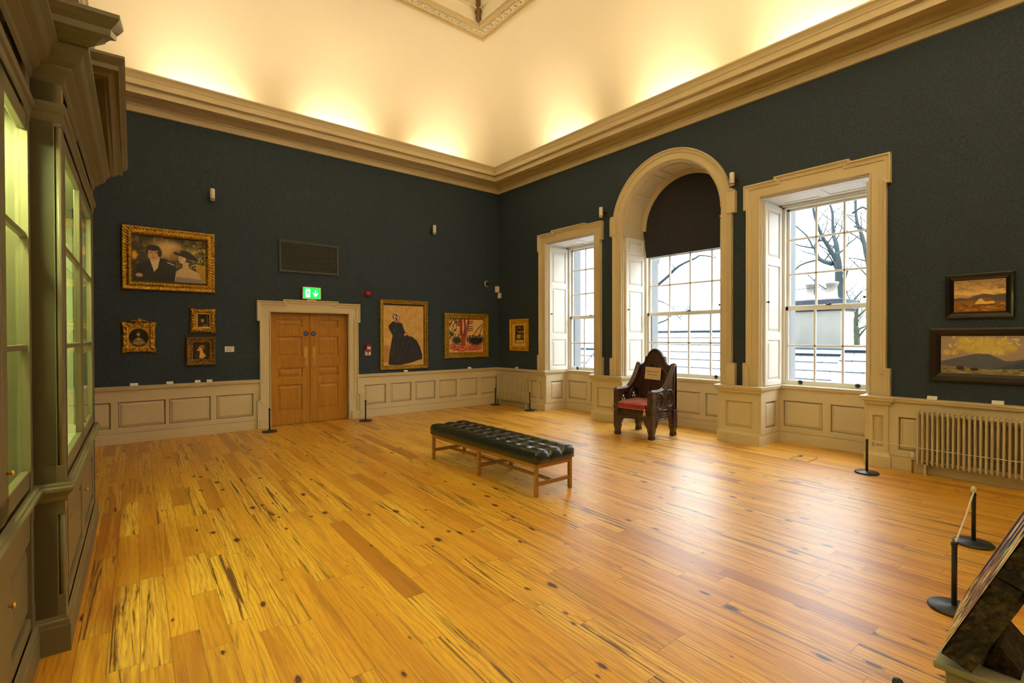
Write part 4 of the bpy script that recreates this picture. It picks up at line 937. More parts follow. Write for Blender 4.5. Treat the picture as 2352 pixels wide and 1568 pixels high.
cc = thing('caption_card', 'caption card lying flat on the sill corner of the far window', 'label', (FX+.06, 6.50, .869), -PI/2, 'white caption cards on the dado rail')
b = MB(); b.box(-.06, .03, -.03, .03, 0, .012); b.build('card_block', M['card'], cc)
# ------------------------------------------------------------------ radiators
def radiator(label, y0, y1, n, two_deep, valve_left):
    """column radiator on the window wall from y0 (left) to y1"""
    yc = (y0+y1)/2; L_ = y0-y1; root = thing('column_radiator', label, 'radiator', (XW, yc, 0), -PI/2)
    z0, z1 = .12, .735; p = L_/n; r = p*(.24 if n > 24 else .30)
    for i in range(n):
        a = -L_/2+p*(i+.5); b = MB()
        for d in (.072, .150): b.box(a-r, a+r, -d-.016, -d+.016, z0+.012, z1-.012)
        b.box(a-r, a+r, -.150, -.072, z1-.045, z1); b.box(a-r, a+r, -.150, -.072, z0, z0+.045)
        b.build('column', M['rad'], root, r*.45, 2)
    b = MB()
    for z in (z0+.035, z1-.035): b.tube([(-L_/2+.01, -.1125, z), (L_/2-.01, -.1125, z)], .02, 10)
    b.build('header_pipe', M['rad'], root)
    for s in (-1, 1):
        b = MB(); a = s*(L_/2-.09); b.box(a-.012, a+.012, -.15, -.075, 0, z0+.01); b.box(a-.02, a+.02, -.16, -.065, 0, .008); b.build('foot', M['rad'], root)
    b = MB(); s = -1 if valve_left else 1; a = s*(L_/2+.03)
    b.tube([(a-s*.05, -.1125, z0+.035), (a, -.1125, z0+.035), (a, -.1125, .0)], .011, 8); pp = b.build('supply_pipe', M['steel'], root)
    b = MB(); b.lathe([(0, 0), (.018, 0), (.022, .03), (.02, .075), (0, .08)], (a, -.1125, z0+.05), 'z', 12); b.build('valve_head', M['plastic'], pp)
    return root
radiator('cream column radiator in the wall corner under the small gilt print', 9.40, 8.30, 20, True, True)
radiator('larger cream column radiator under the two dark-framed landscapes', 1.47, .18, 29, True, True)

# ------------------------------------------------------------------ barrier posts and cords
def stanchion(label, x, y, h=.40, proto=[]):
    G_ = 'low black barrier posts'
    if not proto:
        r = thing('barrier_post', label, 'barrier post', (x, y, 0), 0, G_)
        b = MB(); b.lathe([(0, 0), (.118, 0), (.122, .004), (.122, .012), (.116, .018), (.03, .022), (.014, .03), (0, .03)], (0, 0, 0), 'z', 32); b.build('base_disc', M['iron'], r)
        b = MB(); b.lathe([(.0, .02), (.0135, .02), (.0135, h-.03), (.012, h-.026), (0, h-.026)], (0, 0, 0), 'z', 16); b.build('post', M['iron'], r)
        b = MB(); b.lathe([(0, h-.028), (.0155, h-.028), (.0165, h-.015), (.014, h-.003), (0, h)], (0, 0, 0), 'z', 16); b.build('cap', M['blackmetal'], r)
        b = MB(); b.tube([(.012, 0, h-.04), (.03, 0, h-.035), (.034, 0, h-.025), (.022, 0, h-.02), (.012, 0, h-.03)], .003, 6); b.build('cord_eyelet', M['steel'], r)
        proto.append(r)
    else:
        r = copy_tree(proto[0]); r.location = (x, y, 0); r['label'] = label
    return r
for lab, x, y in (('barrier post left of the double doors, nearest the panelled dado', 2.132, 9.10), ('barrier post right of the double doors', 3.837, 9.12), ('barrier post at the corner end of the far radiator', 7.085, 9.27), ('barrier post at the window end of the far radiator', 7.10, 8.06),
                  ('barrier post by the pedestal at the left end of the near radiator', 6.868, 1.84), ('barrier post with white cord tied on top, standing before the near radiator', 5.147, .687), ('barrier post partly hidden by the painted slab', 3.822, .592), ('barrier post whose top just shows at the bottom edge', 2.135, .478)):
    stanchion(lab, x, y)
def cord(label, pts_, sag, r=.0042, knot=None):
    b = MB(); P = []
    for p, q in zip(pts_, pts_[1:]):
        p, q = Vector(p), Vector(q)
        for i in range(13): t = i/12; w_ = p.lerp(q, t); w_.z -= sag*4*t*(1-t); P.append(w_)
    b.tube(P, r, 6)
    if knot: b.lathe([(0, -.02), (.014, -.016), (.018, 0), (.017, .018), (.008, .03), (0, .032)], knot, 'z', 10)
    c = P[0]; mb = b.shift((-c.x, -c.y, -c.z)); o = mb.build('rope_barrier', M['rope']); o.location = c
    return tag(o, label, 'cord')
cord('pale cord stretched in front of the far radiator', [(7.085, 9.255, .385), (7.10, 8.075, .385)], .015, .0035)
cord('pale cord stretched in front of the near radiator', [(6.868, 1.825, .385), (6.93, -.55, .385)], .02, .0045)
cord('white cord tied between the two posts behind the painted slab', [(5.147, .687, .405), (3.84, .592, .385)], .015, .006, (5.147, .687, .415))
cord('thin cord leaving the post at the bottom edge of the picture', [(2.15, .478, .37), (2.22, -.9, .37)], .03, .0035)

# ------------------------------------------------------------------ floor hatch
hb = thing('floor_box', 'square flush floor hatch between the bench and the near window', 'floor hatch', (7.05, 2.58, 0), 0)
b = MB(); b.rings([(0, 0), (0, .0035), (.008, .0035), (.008, .001)], (-.165, .165, -.11, .11), lambda a, y, n: (a, y, n)); b.build('hatch_rim', M['bronze'], hb)
b = MB(); b.box(-.157, .157, -.102, .102, 0, .0022); b.build('hatch_lid', M['floor'], hb)
b = MB(); b.box(.06, .15, .06, .10, .0022, .0032); b.build('cable_flap', M['blackmetal'], hb)
hb2 = thing('floor_box', 'square flush floor hatch half under the carved throne', 'floor hatch', (6.78, 4.50, 0), 0)
b = MB(); b.rings([(0, 0), (0, .003), (.006, .003), (.006, .001)], (-.13, .13, -.16, .16), lambda a, y, n: (a, y, n)); b.build('hatch_rim', M['bronze'], hb2)
b = MB(); b.box(-.124, .124, -.154, .154, 0, .0018); b.build('hatch_lid', M['floor'], hb2)

# ------------------------------------------------------------------ tufted bench
BX0, BX1, BY0, BY1 = 3.275, 3.815, 3.625, 5.69
bx, by = (BX0+BX1)/2, (BY0+BY1)/2
bench = thing('gallery_bench', 'long bench with a button-tufted black leather pad on a teak frame', 'bench', (bx, by, 0))
hw, hl = (BX1-BX0)/2, (BY1-BY0)/2
NU, NV = 3, 11; zt, zb = .455, .335
def tuft(u, v):
    # u across, v along; rounded edges, lozenge swells between buttons
    s_, t_ = abs(math.sin(PI*u*NU)), abs(math.sin(PI*v*NV))
    k = min(1, min(u, 1-u)/.22); t_ = t_*k+(1-k); k2 = min(1, min(u, 1-u)/.10); s_ = s_*k2+(1-k2)*.9; k3 = min(1, min(v, 1-v)/.03); t_ = t_*k3+(1-k3)*.9
    hgt = .034*(s_*t_)**.42
    e = min(min(u, 1-u)*2*hw, min(v, 1-v)*2*hl); r = .04
    rnd = r-math.sqrt(max(0, r*r-(r-min(e, r))**2))
    return (-hw+2*hw*u, -hl+2*hl*v, zt-.018+hgt-rnd)
b = MB(); nu, nv = NU*12, NV*12; b.grid(tuft, nu, nv, True)
def skirt(fu):                                 # gathered sides below the rolled edge
    def fn(s_, t_):
        x, y, z = tuft(*fu(s_)); k = math.sin(PI*t_); q = abs(math.sin(PI*s_*(NU if fu(0)[1] == fu(1)[1] else 0)))
        nx_, ny_ = ((-1 if fu(0)[0] < .5 else 1), 0) if fu(0)[0] == fu(1)[0] else (0, (-1 if fu(0)[1] < .5 else 1))
        k *= min(1, min(s_, 1-s_)/.04); return (x+nx_*(.012*k+.006*k*q), y+ny_*(.012*k+.006*k*q), z*(1-t_)+zb*t_)
    return fn
b.grid(skirt(lambda s_: (0, s_)), nv, 8); b.grid(skirt(lambda s_: (1, s_)), nv, 8); b.grid(skirt(lambda s_: (s_, 0)), nu, 8); b.grid(skirt(lambda s_: (s_, 1)), nu, 8)
b.box(-hw+.01, hw-.01, -hl+.01, hl-.01, zb-.002, zb+.02)
pad = b.build('tufted_pad', M['leather'], bench)
for i in range(1, NU):
    for j in range(1, NV):
        k = MB(); x, y, z = -hw+2*hw*i/NU, -hl+2*hl*j/NV, zt-.018; k.lathe([(0, -.004), (.010, -.003), (.009, .003), (0, .006)], (x, y, z), 'z', 10); k.build('button', M['leather'], pad)
b = MB()
for s in (-1, 1): b.box(*sorted((s*(hw-.012), s*(hw-.04))), -hl+.02, hl-.02, .288, .336); b.box(-hw+.02, hw-.02, *sorted((s*(hl-.012), s*(hl-.04))), .288, .336)
b.build('seat_rail', M['benchwood'], bench, .003, 1)
LEGY = (-hl+.035, .0-.02, hl-.035)
for yy in LEGY:
    for s in (-1, 1):
        b = MB(); x = s*(hw-.03); b.hexa([(x-.016, yy-.016, 0), (x+.016, yy-.016, 0), (x+.016, yy+.016, 0), (x-.016, yy+.016, 0)], [(x-.019, yy-.019, .02), (x+.019, yy-.019, .02), (x+.019, yy+.019, .02), (x-.019, yy+.019, .02)]); b.box(x-.019, x+.019, yy-.019, yy+.019, .02, .335)
        b.build('leg', M['benchwood'], bench, .004, 1)
    b = MB(); b.box(-hw+.04, hw-.04, yy-.011, yy+.011, .105, .145); b.build('cross_stretcher', M['benchwood'], bench, .002, 1)
b = MB(); b.box(-.014, .014, -hl+.04, hl-.04, .11, .142); b.build('long_stretcher', M['benchwood'], bench, .002, 1)

# ------------------------------------------------------------------ carved throne (local: faces -y, x to its own ... right of picture)
T = thing('carved_throne', 'dark carved oak throne with roundel sides in front of the arched window', 'chair', (6.80, 4.875, 0), -PI/2)
TM = M['throne']; HW = .375; FY, BY = -.335, .335
# legs: front ones run up to carry the arms
def leg(x, y, top, front):
    b = MB(); w_ = .048; q = lambda h, e: [(x-w_+e, y-w_+e, h), (x+w_-e, y-w_+e, h), (x+w_-e, y+w_-e, h), (x-w_+e, y+w_-e, h)]
    st = [(0, .010), (.025, .004), (.05, .010), (.07, .012), (.11, .006), (.13, .0), (.30, .0), (top, .0)]
    for (h0, e0), (h1, e1) in zip(st, st[1:]): b.hexa(q(h0, e0), q(h1, e1))
    if front:                                  # chamfered outer corners and a sunk face panel
        b.box(x-w_*.55, x+w_*.55, y-w_-.006, y-w_, .20, .28); b.box(x-w_*.6, x+w_*.6, y-w_-.008, y-w_, .36, .39)
    return b.build('leg', TM, T, .005, 2)
for s in (-1, 1): leg(s*(HW-.048), FY+.048, .72, True); leg(s*(HW-.04), BY-.05, .42, False)
def apron(p, q, name, thick):                  # arched rail with leafy brackets between two legs
    b = MB(); p, q = Vector(p), Vector(q); L_ = (q-p).length; d = (q-p).normalized(); n_ = Vector((d.y, -d.x))
    def fn(a, z, k): w_ = p+d*a+n_*k; return (w_.x, w_.y, z)
    low = []
    for i in range(25):
        t = i/24; a = L_*t; k = min(t, 1-t)*L_
        z = .235+.055*math.sqrt(max(0, 1-((t-.5)/.5)**2)) if k > .075 else .15+.105*(k/.075)**1.6+.006*math.sin(k*260)
        low.append((a, z))
    b.prism(low+[(L_, .40), (0, .40)], fn, -thick/2, thick/2)
    for i in range(24):                        # raised bead following the arch
        (a0, z0), (a1, z1) = low[i], low[i+1]; b.tube([fn(a0, z0+.016, thick/2+.002), fn(a1, z1+.016, thick/2+.002)], .008, 6, False)
    for z in (.345, .385): b.tube([fn(0, z, thick/2), fn(L_, z, thick/2)], .009, 6)
    return b.build(name, TM, T)
apron((-HW+.09, FY+.035), (HW-.09, FY+.035), 'front_apron', .04)
apron((HW-.035, FY+.09), (HW-.035, BY-.09), 'side_apron', .04); apron((-HW+.035, BY-.09), (-HW+.035, FY+.09), 'side_apron', .04)
b = MB(); b.box(-HW+.03, HW-.03, FY+.02, BY-.02, .395, .43); b.build('seat_board', TM, T, .004, 2)
# arms: swept rail from the back post down to the front, pierced panel with two roundels below
def arm_z(t): return .735+.40*(max(0, (t-.30))/.70)**2.3+.01*t
for s in (-1, 1):
    x = s*(HW-.04); b = MB(); NS = 28
    P = [(x, FY+.01+(BY-.05-FY-.01)*i/NS, arm_z(i/NS)) for i in range(NS+1)]
    for off_, r_ in ((-.026, .020), (0, .024), (.026, .020)): b.tube([(p[0]+off_, p[1], p[2]+(.0 if off_ else .012)) for p in P], r_, 10)
    b.lathe([(0, -.03), (.03, -.02), (.042, 0), (.03, .02), (0, .026)], (x, FY+.015, .735), 'z', 12)
    arm = b.build('arm_rail', TM, T)
    b = MB(); y0, y1 = FY+.09, BY-.04; th = .018
    cs = [(y0+.118, .585, .125), (y1-.145, .615, .132)]
    # solid panel as thin strips, sunk inside the roundels and pierced by small trefoils
    NYp, NZp = 52, 44; dy = (y1-y0)/NYp
    def zone(yy, zz):
        for cy, cz, r_ in cs:
            d = math.hypot(yy-cy, zz-cz)
            if d < r_:
                for k in range(3):
                    a = PI/2+2*PI*k/3
                    if math.hypot(yy-cy-.034*math.cos(a), zz-cz-.034*math.sin(a)) < .021: return 0
                return 1
        return 2
    for i in range(NYp):
        ya, yb_ = y0+dy*i, y0+dy*(i+1); ym = (ya+yb_)/2; topz = arm_z((ym-FY-.01)/(BY-.05-FY-.01)); zs_ = np.linspace(.42, topz, NZp+1); run = None; cur = None
        for j in range(NZp+1):
            k = zone(ym, (zs_[j]+zs_[j+1])/2) if j < NZp else None
            if k != cur:
                if cur: b.box(x-(.006, .006, .022)[cur], x+(.006, .006, .022)[cur], ya, yb_, run, zs_[j])
                run, cur = zs_[j], k
    for cy, cz, r_ in cs:
        for sx in (-1, 1):
            for rr_, rad, dep in ((r_, .017, .022), (r_*.80, .010, .012), (.062, .009, .008)):
                b.tube([(x+sx*dep, cy+rr_*math.cos(2*PI*k/32), cz+rr_*math.sin(2*PI*k/32)) for k in range(33)], rad, 6, False)
    b.tube([(x+s*.02, y0, .44), (x+s*.02, y1, .44)], .014, 8)
    b.build('roundel_panel', TM, arm)
# back: shaped board with posts, moulded crest and pointed-arch tracery
half = [(.375, .40), (.375, 1.165), (.345, 1.175), (.318, 1.160), (.30, 1.135), (.27, 1.135), (.235, 1.155), (.205, 1.195), (.188, 1.245), (.182, 1.275), (.150, 1.275), (.142, 1.30), (.115, 1.345), (.08, 1.38), (.04, 1.398), (0, 1.402)]
outl = half+[(-x, z) for x, z in half[-2::-1]]
b = MB(); bk = lambda a, z, d: (a, BY-.055+d, z); b.prism(outl, bk, 0, .045)
for s in (-1, 1):                              # back posts and rear legs as one upright
    b.box(*sorted((s*.375, s*.305)), BY-.075, BY, .40, 1.13); b.lathe([(0, 0), (.036, 0), (.042, .015), (.036, .03), (.02, .04), (0, .042)], (s*.342, BY-.035, 1.13), 'z', 14)
back = b.build('backrest', TM, T, .004, 2)
b = MB(); ins = [(x*.955, z-.018) for x, z in outl[1:-1]]
b.tube([(x, BY-.062, z) for x, z in ins], .012, 8); b.tube([(x*.93, BY-.060, z-.03) for x, z in ins], .007, 6)
b.build('crest_moulding', TM, back)
b = MB()
def arc3(x0, x1, z0, zt_, n=12): # pointed arch
    o = []
    w_ = x1-x0
    for i in range(n+1): t = i/n*PI/3; o.append((x1-w_*math.cos(t), BY-.06, z0+w_*math.sin(t)*zt_))
    for i in range(n, -1, -1): t = i/n*PI/3; o.append((x0+w_*math.cos(t), BY-.06, z0+w_*math.sin(t)*zt_))
    return o
b.tube([(-.27, BY-.06, .46)]+arc3(-.27, .27, .86, .62)+[(.27, BY-.06, .46)], .012, 6)
for x0 in (-.27, -.09, .09): b.tube([(x0, BY-.06, .46)]+arc3(x0, x0+.18, .80, .85)+[(x0+.18, BY-.06, .46)], .008, 6)
for x0 in (-.20, .20): b.tube([(x0+.04*math.cos(2*PI*k/16), BY-.06, 1.06+.04*math.sin(2*PI*k/16)) for k in range(17)], .008, 6, False)
b.build('tracery', TM, back)
# cushion, tassels, paper notice
cu = thing('seat_cushion', 'red damask cushion with gold piping on the carved throne', 'cushion', (6.765, 4.875, .43), -PI/2)
cw, cd0, cd1, ch = .278, -.325, .22, .12
def cush(u, v, top):
    x = -cw+2*cw*u; y = cd0+(cd1-cd0)*v; e = (4*u*(1-u)*4*v*(1-v))**.35; tuf = .012*math.sin(9*u+2)*math.sin(8*v)*e
    k = 1-.06*(abs(2*u-1)**2)*(abs(2*v-1)**2)
    return (x*k, y*k-.012*(1-v), .012+(.085+.040*e+tuf+.03*v if top else .0)+.012*(1-v))
b = MB(); b.grid(lambda u, v: cush(u, v, True), 22, 20)
for f in (lambda t: (t, 0), lambda t: (t, 1), lambda t: (0, t), lambda t: (1, t)):
    b.grid(lambda s_, t_, f=f: tuple(Vector(cush(*f(s_), True)).lerp(Vector(cush(*f(s_), False)), t_)+Vector(((f(.5)[0]-.5), (f(.5)[1]-.5), 0))*.03*math.sin(PI*t_)), 22, 5)
b.grid(lambda u, v: cush(u, v, False), 4, 4)
cob = b.build('cushion_body', M['red'], cu)
b = MB(); edge = [(t/14, 0) for t in range(15)]+[(1, t/14) for t in range(1, 15)]+[(1-t/14, 1) for t in range(1, 15)]+[(0, 1-t/14) for t in range(1, 15)]
for top in (True, False): b.tube([cush(u, v, top) for u, v in edge], .005, 6)
b.build('piping', M['gold_piping'], cu)
for s in (-1, 1):
    b = MB(); px, py, pz = s*(cw-.01), cd0-.03, .05
    if s < 0: px, py, pz = -cw-.04, cd0-.06, .06
    b.tube([cush(0 if s < 0 else 1, 0, False), (px, py, pz+.03), (px, py, pz-.01)], .004, 6); b.lathe([(0, 0), (.012, -.004), (.014, -.02), (.009, -.03), (.018, -.05), (.024, -.085), (.022, -.10), (0, -.10)], (px, py, pz), 'z', 12)
    b.build('tassel', M['gold_piping'], cu)
nt = thing('paper_notice', 'tan paper notice with two lines of handwriting on the back of the throne', 'notice', (7.055, 4.895, .99), -PI/2)
nt.rotation_euler = (math.radians(-6), math.radians(1.5), -PI/2)
b = MB(); b.grid(lambda u, v: (-.152+.304*u+.012*(v-.5)*(u-.3), -.008-.010*math.sin(PI*u)*.5-.006*(1-v), -.105+.205*v), 10, 8); b.grid(lambda u, v: (-.152+.304*u, -.004, -.105+.205*v), 2, 2); b.build('paper_sheet', M['tan_paper'], nt)
text('Please do not sit', .036, M['ink'], nt, (.0, -.0185, .018), (PI/2, 0, 0), .3); text('on this Chair', .036, M['ink'], nt, (.0, -.0185, -.035), (PI/2, 0, 0), .3)

# ------------------------------------------------------------------ painted slab leaning on its low stand
st = thing('display_stand', 'low cream display stand at the bottom right corner, under the painted slab', 'display stand', (2.5, -.35, 0))
b = MB(); b.box(-.165, .165, -1.2, .735, 0, .40); b.build('plinth_box', M['stand'], st, .004, 1)
b = MB(); b.box(-.19, .19, -1.22, .765, .40, .426); b.build('top_board', M['stand'], st, .006, 2)
t_ = 1.165
sl = thing('painted_slab', 'thick burnt-edged slab painted in blue and white, tilted at the bottom right', 'artwork')
_rz = .043; _ex = Vector((math.cos(_rz), math.sin(_rz), 0)); _ey = Vector((math.sin(_rz), -math.cos(_rz), 0))
_L = _ey*math.cos(t_)+Vector((0, 0, math.sin(t_))); _N = _ey*math.sin(t_)-Vector((0, 0, math.cos(t_)))
_m = Matrix((-_ex, _N, _L)).transposed().to_4x4(); _m.translation = Vector((2.3, .39, .468))+_ex*.27; sl.matrix_world = _m
A = Art(90, 130, (196, 170, 130), 31, .7)
A.dabs(160, 0, 1, 0, 1, [(226, 206, 176), (206, 180, 150), (234, 220, 200), (190, 160, 140)], .03, .16, 1.5, .7)
for x_, w_, y0_, y1_, c in ((.10, .07, .22, 1.2, (46, 38, 100)), (.40, .05, .34, .8, (58, 46, 112)), (.62, .05, .5, 1.1, (50, 42, 104)), (.86, .06, .62, 1.2, (40, 38, 96)), (.3, .05, .9, 1.3, (54, 46, 110))): A.line([(x_, y0_), (x_+.03, (y0_+y1_)/2), (x_-.02, y1_)], w_, c, .95)
for x_, y_, r in ((.55, .42, .06), (.5, .70, .06), (.75, .36, .05), (.28, .62, .05)): A.ell(x_, y_, .08, r*1.5, (64, 136, 126), .9, .4)
A.dabs(50, .2, .95, .12, .36, [(150, 110, 104), (120, 88, 92), (90, 70, 80)], .03, .12, 1.5, .6); A.dabs(40, 0, 1, 0, .16, [(120, 86, 60), (60, 44, 34), (170, 130, 90)], .02, .08, 1.5, .7); A.grain(.06)
W_, H_, TH = .54, .86, .086
b = MB(); rs = random.Random(4)
nx_, nz_ = 18, 40
def edge_j(a, c, k): return .006*mnoise.noise(Vector((a*9, c*9, k*3.1)))
fr_ = lambda u, v: (-W_/2+W_*u+edge_j(u*3, v*3, 1)*(u in (0, 1)), 0+edge_j(u*4, v*5, 2), H_*v)
b.grid(lambda u, v: (-W_/2+edge_j(u, v*8, 3), TH*u, H_*v+edge_j(u, v, 9)*(v == 0)), 6, nz_, False); b.grid(lambda u, v: (W_/2+edge_j(u, v*8, 4), TH*u, H_*v), 6, nz_, False)
b.grid(lambda u, v: (-W_/2+W_*u, TH*v, edge_j(u*8, v, 5)), nx_, 4, False); b.grid(lambda u, v: (-W_/2+W_*u, TH*v, H_), nx_, 4, False); b.grid(lambda u, v: (-W_/2+W_*u, TH, H_*v), nx_, 6, False)
# notches in the burnt side
b.box(W_/2-.01, W_/2+.012, .0, TH, .36, .385); b.box(W_/2-.01, W_/2+.010, .0, TH*.8, .32, .352)
slab = b.build('board', M['burnt'], sl)
pf = A.mesh('painted_face', (-W_/2-.004, W_/2+.004, -.002, H_+.002), .003, sl); pf.data.materials[0] = M['slab_paint']
wd = thing('slab_rest', 'low dark block wedged behind the foot of the painted slab', 'stand', (2.52, .25, .426))
b = MB(); b.prism([(.045, 0), (-.05, 0), (-.05, .03), (.0, .09), (.012, .09)], lambda a, z, d: (d, a, z), -.12, .14); b.build('rest_block', M['burnt'], wd)
# ------------------------------------------------------------------ outside the windows
def roof(name, label, y0, y1, xa, za, xb, zb):
    """slated slope from eaves (xa,za) to ridge (xb,zb)"""
    L_ = math.hypot(xb-xa, zb-za); r = thing(name, label, 'roof', (xa, (y0+y1)/2, za)); r.rotation_euler = (0, -math.atan2(zb-za, xb-xa), 0)
    b = MB(); h = (y1-y0)/2; n = int(L_/.34)
    for i in range(n): b.hexa([(L_*i/n, -h, -.05), (L_*(i+1)/n+.03, -h, -.05), (L_*(i+1)/n+.03, h, -.05), (L_*i/n, h, -.05)], [(L_*i/n, -h, .022), (L_*(i+1)/n+.03, -h, .0), (L_*(i+1)/n+.03, h, .0), (L_*i/n, h, .022)])
    o = b.build('slate_courses', M['slate'], r); o.rotation_euler = (0, 0, 0)
    k = MB(); k.box(L_-.06, L_+.1, -h, h, -.02, .07); k.build('ridge_flashing', M['lead'], r)
    return r
roof('slate_roof', 'pale slate roof seen through the arched window', 5.6, 10.4, 10.0, -1.1, 14.0, 1.76)
roof('slate_roof', 'lower slate roof seen through the far window', 10.6, 14.5, 9.6, -1.0, 12.2, 1.22)
roof('slate_roof', 'slate roof at the right of the near window, below the ivy tree', -1.5, 3.95, 10.2, -1.3, 13.0, 1.28)
roof('slate_roof', 'shadowed slate valley below the chimney stack', 4.02, 6.6, 10.4, -.9, 13.6, 1.15)
b = thing('roof_valley', 'dark lead valley running diagonally below the chimney', 'roof valley', (11.0, 4.05, 0))
k = MB(); k.tube([(-.2, -.2, -.3), (.9, .55, .52), (1.7, 1.2, .98)], .06, 6); k.build('valley_line', M['capstone'], b)
fr = thing('far_roof', 'bluish ridged roof behind the nearer slate roof', 'roof', (20, 12.2, 0))
k = MB(); k.hexa([(-2.5, -4.5, .8), (-2.5, 4.5, .8), (0, 4.5, 2.45), (0, -4.5, 2.45)], [(-2.5, -4.5, .7), (-2.5, 4.5, .7), (0, 4.5, 2.35), (0, -4.5, 2.35)]); k.build('roof_plane', M['lead'], fr)
fb = thing('distant_building', 'faint flat-topped building on the skyline', 'building', (30, 17.55, 0))
k = MB(); k.box(-1, 1, -.65, .75, 0, 3.62); k.box(-1, 1, .75, 1.7, 0, 3.3); k.build('building_block', M['far'], fb)
ch = thing('chimney_stack', 'pale rendered chimney with two pots outside the near window', 'chimney', (15.5, 5.24, 0))
k = MB(); k.box(-.5, .5, -.64, .66, -1.5, 2.37); k.build('stack', M['render'], ch, .02, 1)
k = MB(); k.box(-.56, .56, -.70, .70, 2.33, 2.60); k.box(-.52, .52, -.66, .66, 2.28, 2.34); k.build('cap_slab', M['capstone'], ch, .015, 1)
for yy in (.25, -.26):
    k = MB(); k.lathe([(0, 2.58), (.17, 2.58), (.17, 2.66), (.14, 2.68), (.128, 2.98), (.15, 3.0), (.15, 3.03), (.165, 3.05), (.165, 3.09), (.13, 3.10), (0, 3.10)], (0, yy, 0), 'z', 18); k.build('chimney_pot', M['pot'], ch)
k = MB(); k.box(-.7, .7, -.8, .8, 1.10, 1.28); k.build('flashing', M['lead'], ch)
k = MB(); k.tube([(-.3, .62, 2.6), (-.3, .62, 2.92), (-.3, .2, 2.94), (-.3, -.05, 2.95)], .012, 5); k.tube([(-.3, .08, 2.75), (-.3, .06, 3.2)], .01, 5); k.build('aerial', M['capstone'], ch)
def twigs(b, p, d, ln, r, depth, rg):
    pts_ = [p]; q = p.copy(); dd = d.copy()
    for i in range(4):
        dd = (dd+Vector((rg.uniform(-.22, .22), rg.uniform(-.28, .28), rg.uniform(-.16, .26)))).normalized(); q = q+dd*ln/4; pts_.append(q.copy())
    b.tube(pts_, [r*(1-.16*i) for i in range(5)], 5, False)
    if depth:
        for i in (2, 3, 4):
            for s in range(1 if depth > 1 else 2):
                nd = (dd+Vector((rg.uniform(-.5, .5), rg.choice((-1, 1))*rg.uniform(.4, 1.0), rg.uniform(-.25, .7)))).normalized()
                twigs(b, pts_[i], nd, ln*rg.uniform(.45, .75), r*(1-.16*i)*.62, depth-1, rg)
def tree(label, base, limbs, seed, m, r0, depth=2, tw=1.0):
    rg = random.Random(seed); root = thing('bare_tree', label, 'tree', base); b = MB(); br = MB()
    for k, (pts_, ra, rb) in enumerate(limbs):
        P = [Vector(p)-Vector(base) for p in pts_]; n = len(P)
        # smooth
        Q = []
        for i in range(n-1):
            for t in (0, .33, .66):
                p0, p1, p2, p3 = P[max(i-1, 0)], P[i], P[i+1], P[min(i+2, n-1)]
                Q.append(.5*((2*p1)+(-p0+p2)*t+(2*p0-5*p1+4*p2-p3)*t*t+(-p0+3*p1-3*p2+p3)*t**3))
        Q.append(P[-1]); m_ = len(Q)
        ra, rb = ra*.6, rb*.6
        (b if k == 0 else br).tube(Q, [ra+(rb-ra)*i/(m_-1) for i in range(m_)], 8 if k == 0 else 6)
        for i in range(2, m_, 2):
            d = (Q[i]-Q[i-1]).normalized(); s = rg.choice((-1, 1)); rr_ = (ra+(rb-ra)*i/(m_-1))
            nd = (d*.5+Vector((rg.uniform(-.5, .5), s*rg.uniform(.5, 1.), rg.uniform(-.1, .8)))).normalized()
            twigs(br, Q[i], nd, tw*rg.uniform(.7, 1.3), max(.012, rr_*.34), depth, rg)
    b.build('trunk', m, root); br.build('branches', m, root)
    return root
TX = 21.
def tp(y, z, dx=0.): return (TX+dx, y, z)
T_ = lambda pts_, x, j=0.: [(x+j*i, y, z) for i, (y, z) in enumerate(pts_)]
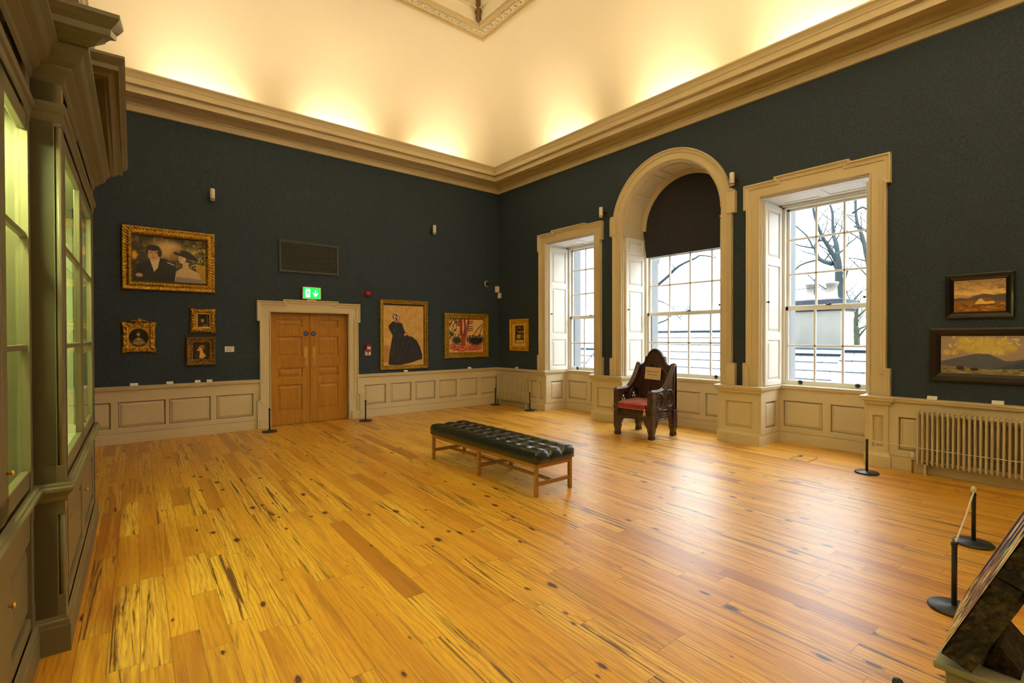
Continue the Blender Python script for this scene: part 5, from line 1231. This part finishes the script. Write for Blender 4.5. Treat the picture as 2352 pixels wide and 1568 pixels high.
tree('large bare forked tree behind the chimney, seen through the near window', (21, 6.5, -4), [
    (T_([(6.45, -4), (6.47, 1.79), (6.5, 2.76), (6.52, 3.73), (6.56, 4.38), (6.62, 4.7)], 21), .30, .17),
    (T_([(6.56, 4.3), (6.79, 4.89), (6.98, 5.33), (7.18, 6.1), (7.24, 6.9)], 21, -.15), .14, .05),
    (T_([(6.73, 4.30), (7.2, 4.54), (7.38, 5.0), (7.30, 5.30), (6.98, 5.2)], 21, .1), .15, .05),
    (T_([(6.55, 4.37), (6.65, 5.03), (6.79, 5.38), (6.87, 5.8), (6.94, 6.38), (7.13, 6.9)], 21, .15), .14, .05),
    (T_([(5.3, 2.6), (5.6, 4.03), (5.73, 4.59), (5.87, 5.23), (6.04, 5.65), (6.14, 6.22), (6.17, 7.0)], 21, .1), .15, .06),
    (T_([(7.2, 4.52), (7.81, 4.36), (8.21, 3.88), (8.6, 3.6)], 21, -.1), .06, .02), (T_([(7.32, 4.97), (7.81, 5.12), (8.21, 5.35), (8.7, 5.5)], 21, -.1), .05, .02),
    (T_([(7.38, 4.97), (7.66, 5.52), (8.17, 6.06), (8.5, 6.5)], 21, .1), .06, .02), (T_([(6.04, 5.58), (5.74, 5.44), (5.58, 5.26), (5.2, 5.3)], 21, -.1), .06, .03), (T_([(6.11, 6.06), (5.8, 6.24), (5.54, 6.0), (5.0, 6.1)], 21, .1), .06, .03),
    (T_([(6.54, 2.92), (6.9, 3.35), (7.2, 3.62), (7.5, 4.0)], 21, -.1), .05, .02)], 5, M['bark'], .3, 2, 1.0)
tree('bare tree whose limbs cross the arched window from the left', (19, 14.6, -4), [
    (T_([(14.7, -4), (14.63, -1.01), (14.51, 1.05), (14.14, 2.27), (13.89, 2.66)], 19), .26, .15),
    (T_([(13.89, 2.66), (13.19, 3.71), (12.52, 4.23), (11.98, 4.65), (11.27, 4.89), (11.01, 4.99), (10.4, 4.82)], 19, .05), .13, .03),
    (T_([(14.2, 1.7), (13.65, 1.86), (12.96, 2.14), (12.3, 2.32), (11.88, 2.58), (11.47, 2.29)], 19, -.1), .08, .02), (T_([(13.6, 3.0), (13.26, 3.22), (12.74, 3.1), (12.3, 2.79)], 19, .1), .06, .02),
    (T_([(13.4, 3.4), (13.19, 4.2), (13.12, 4.78), (12.96, 5.4)], 19, .1), .07, .03), (T_([(14.1, 2.3), (14.9, 3.4), (15.6, 4.1), (16.6, 4.6)], 19, .1), .10, .03), (T_([(14.2, 1.9), (15.4, 2.3), (16.4, 2.3)], 19, -.1), .06, .02)], 9, M['bark'], .26, 1, .8)
tree('small twiggy ivy-clad tree at the right of the near window', (17, 4.8, -3), [
    (T_([(4.81, -3), (4.81, 1.37), (4.84, 1.88), (4.82, 2.32), (4.78, 2.64)], 17), .16, .05),
    (T_([(4.82, 2.01), (5.07, 2.34), (5.18, 2.53)], 17, -.1), .06, .02), (T_([(4.83, 2.13), (4.63, 2.38), (4.51, 2.62)], 17, .1), .06, .02),
    (T_([(4.84, 1.55), (5.07, 1.69), (5.3, 1.9)], 17, .1), .05, .02), (T_([(4.79, 1.55), (4.56, 1.84), (4.2, 2.2)], 17, -.1), .05, .02), (T_([(4.84, 1.7), (4.98, 2.1), (5.02, 2.5), (4.95, 2.9)], 17, -.2), .05, .02), (T_([(4.79, 1.8), (4.5, 2.0), (4.3, 2.5)], 17, .2), .05, .02)], 12, M['ivy'], .16, 2, .5)
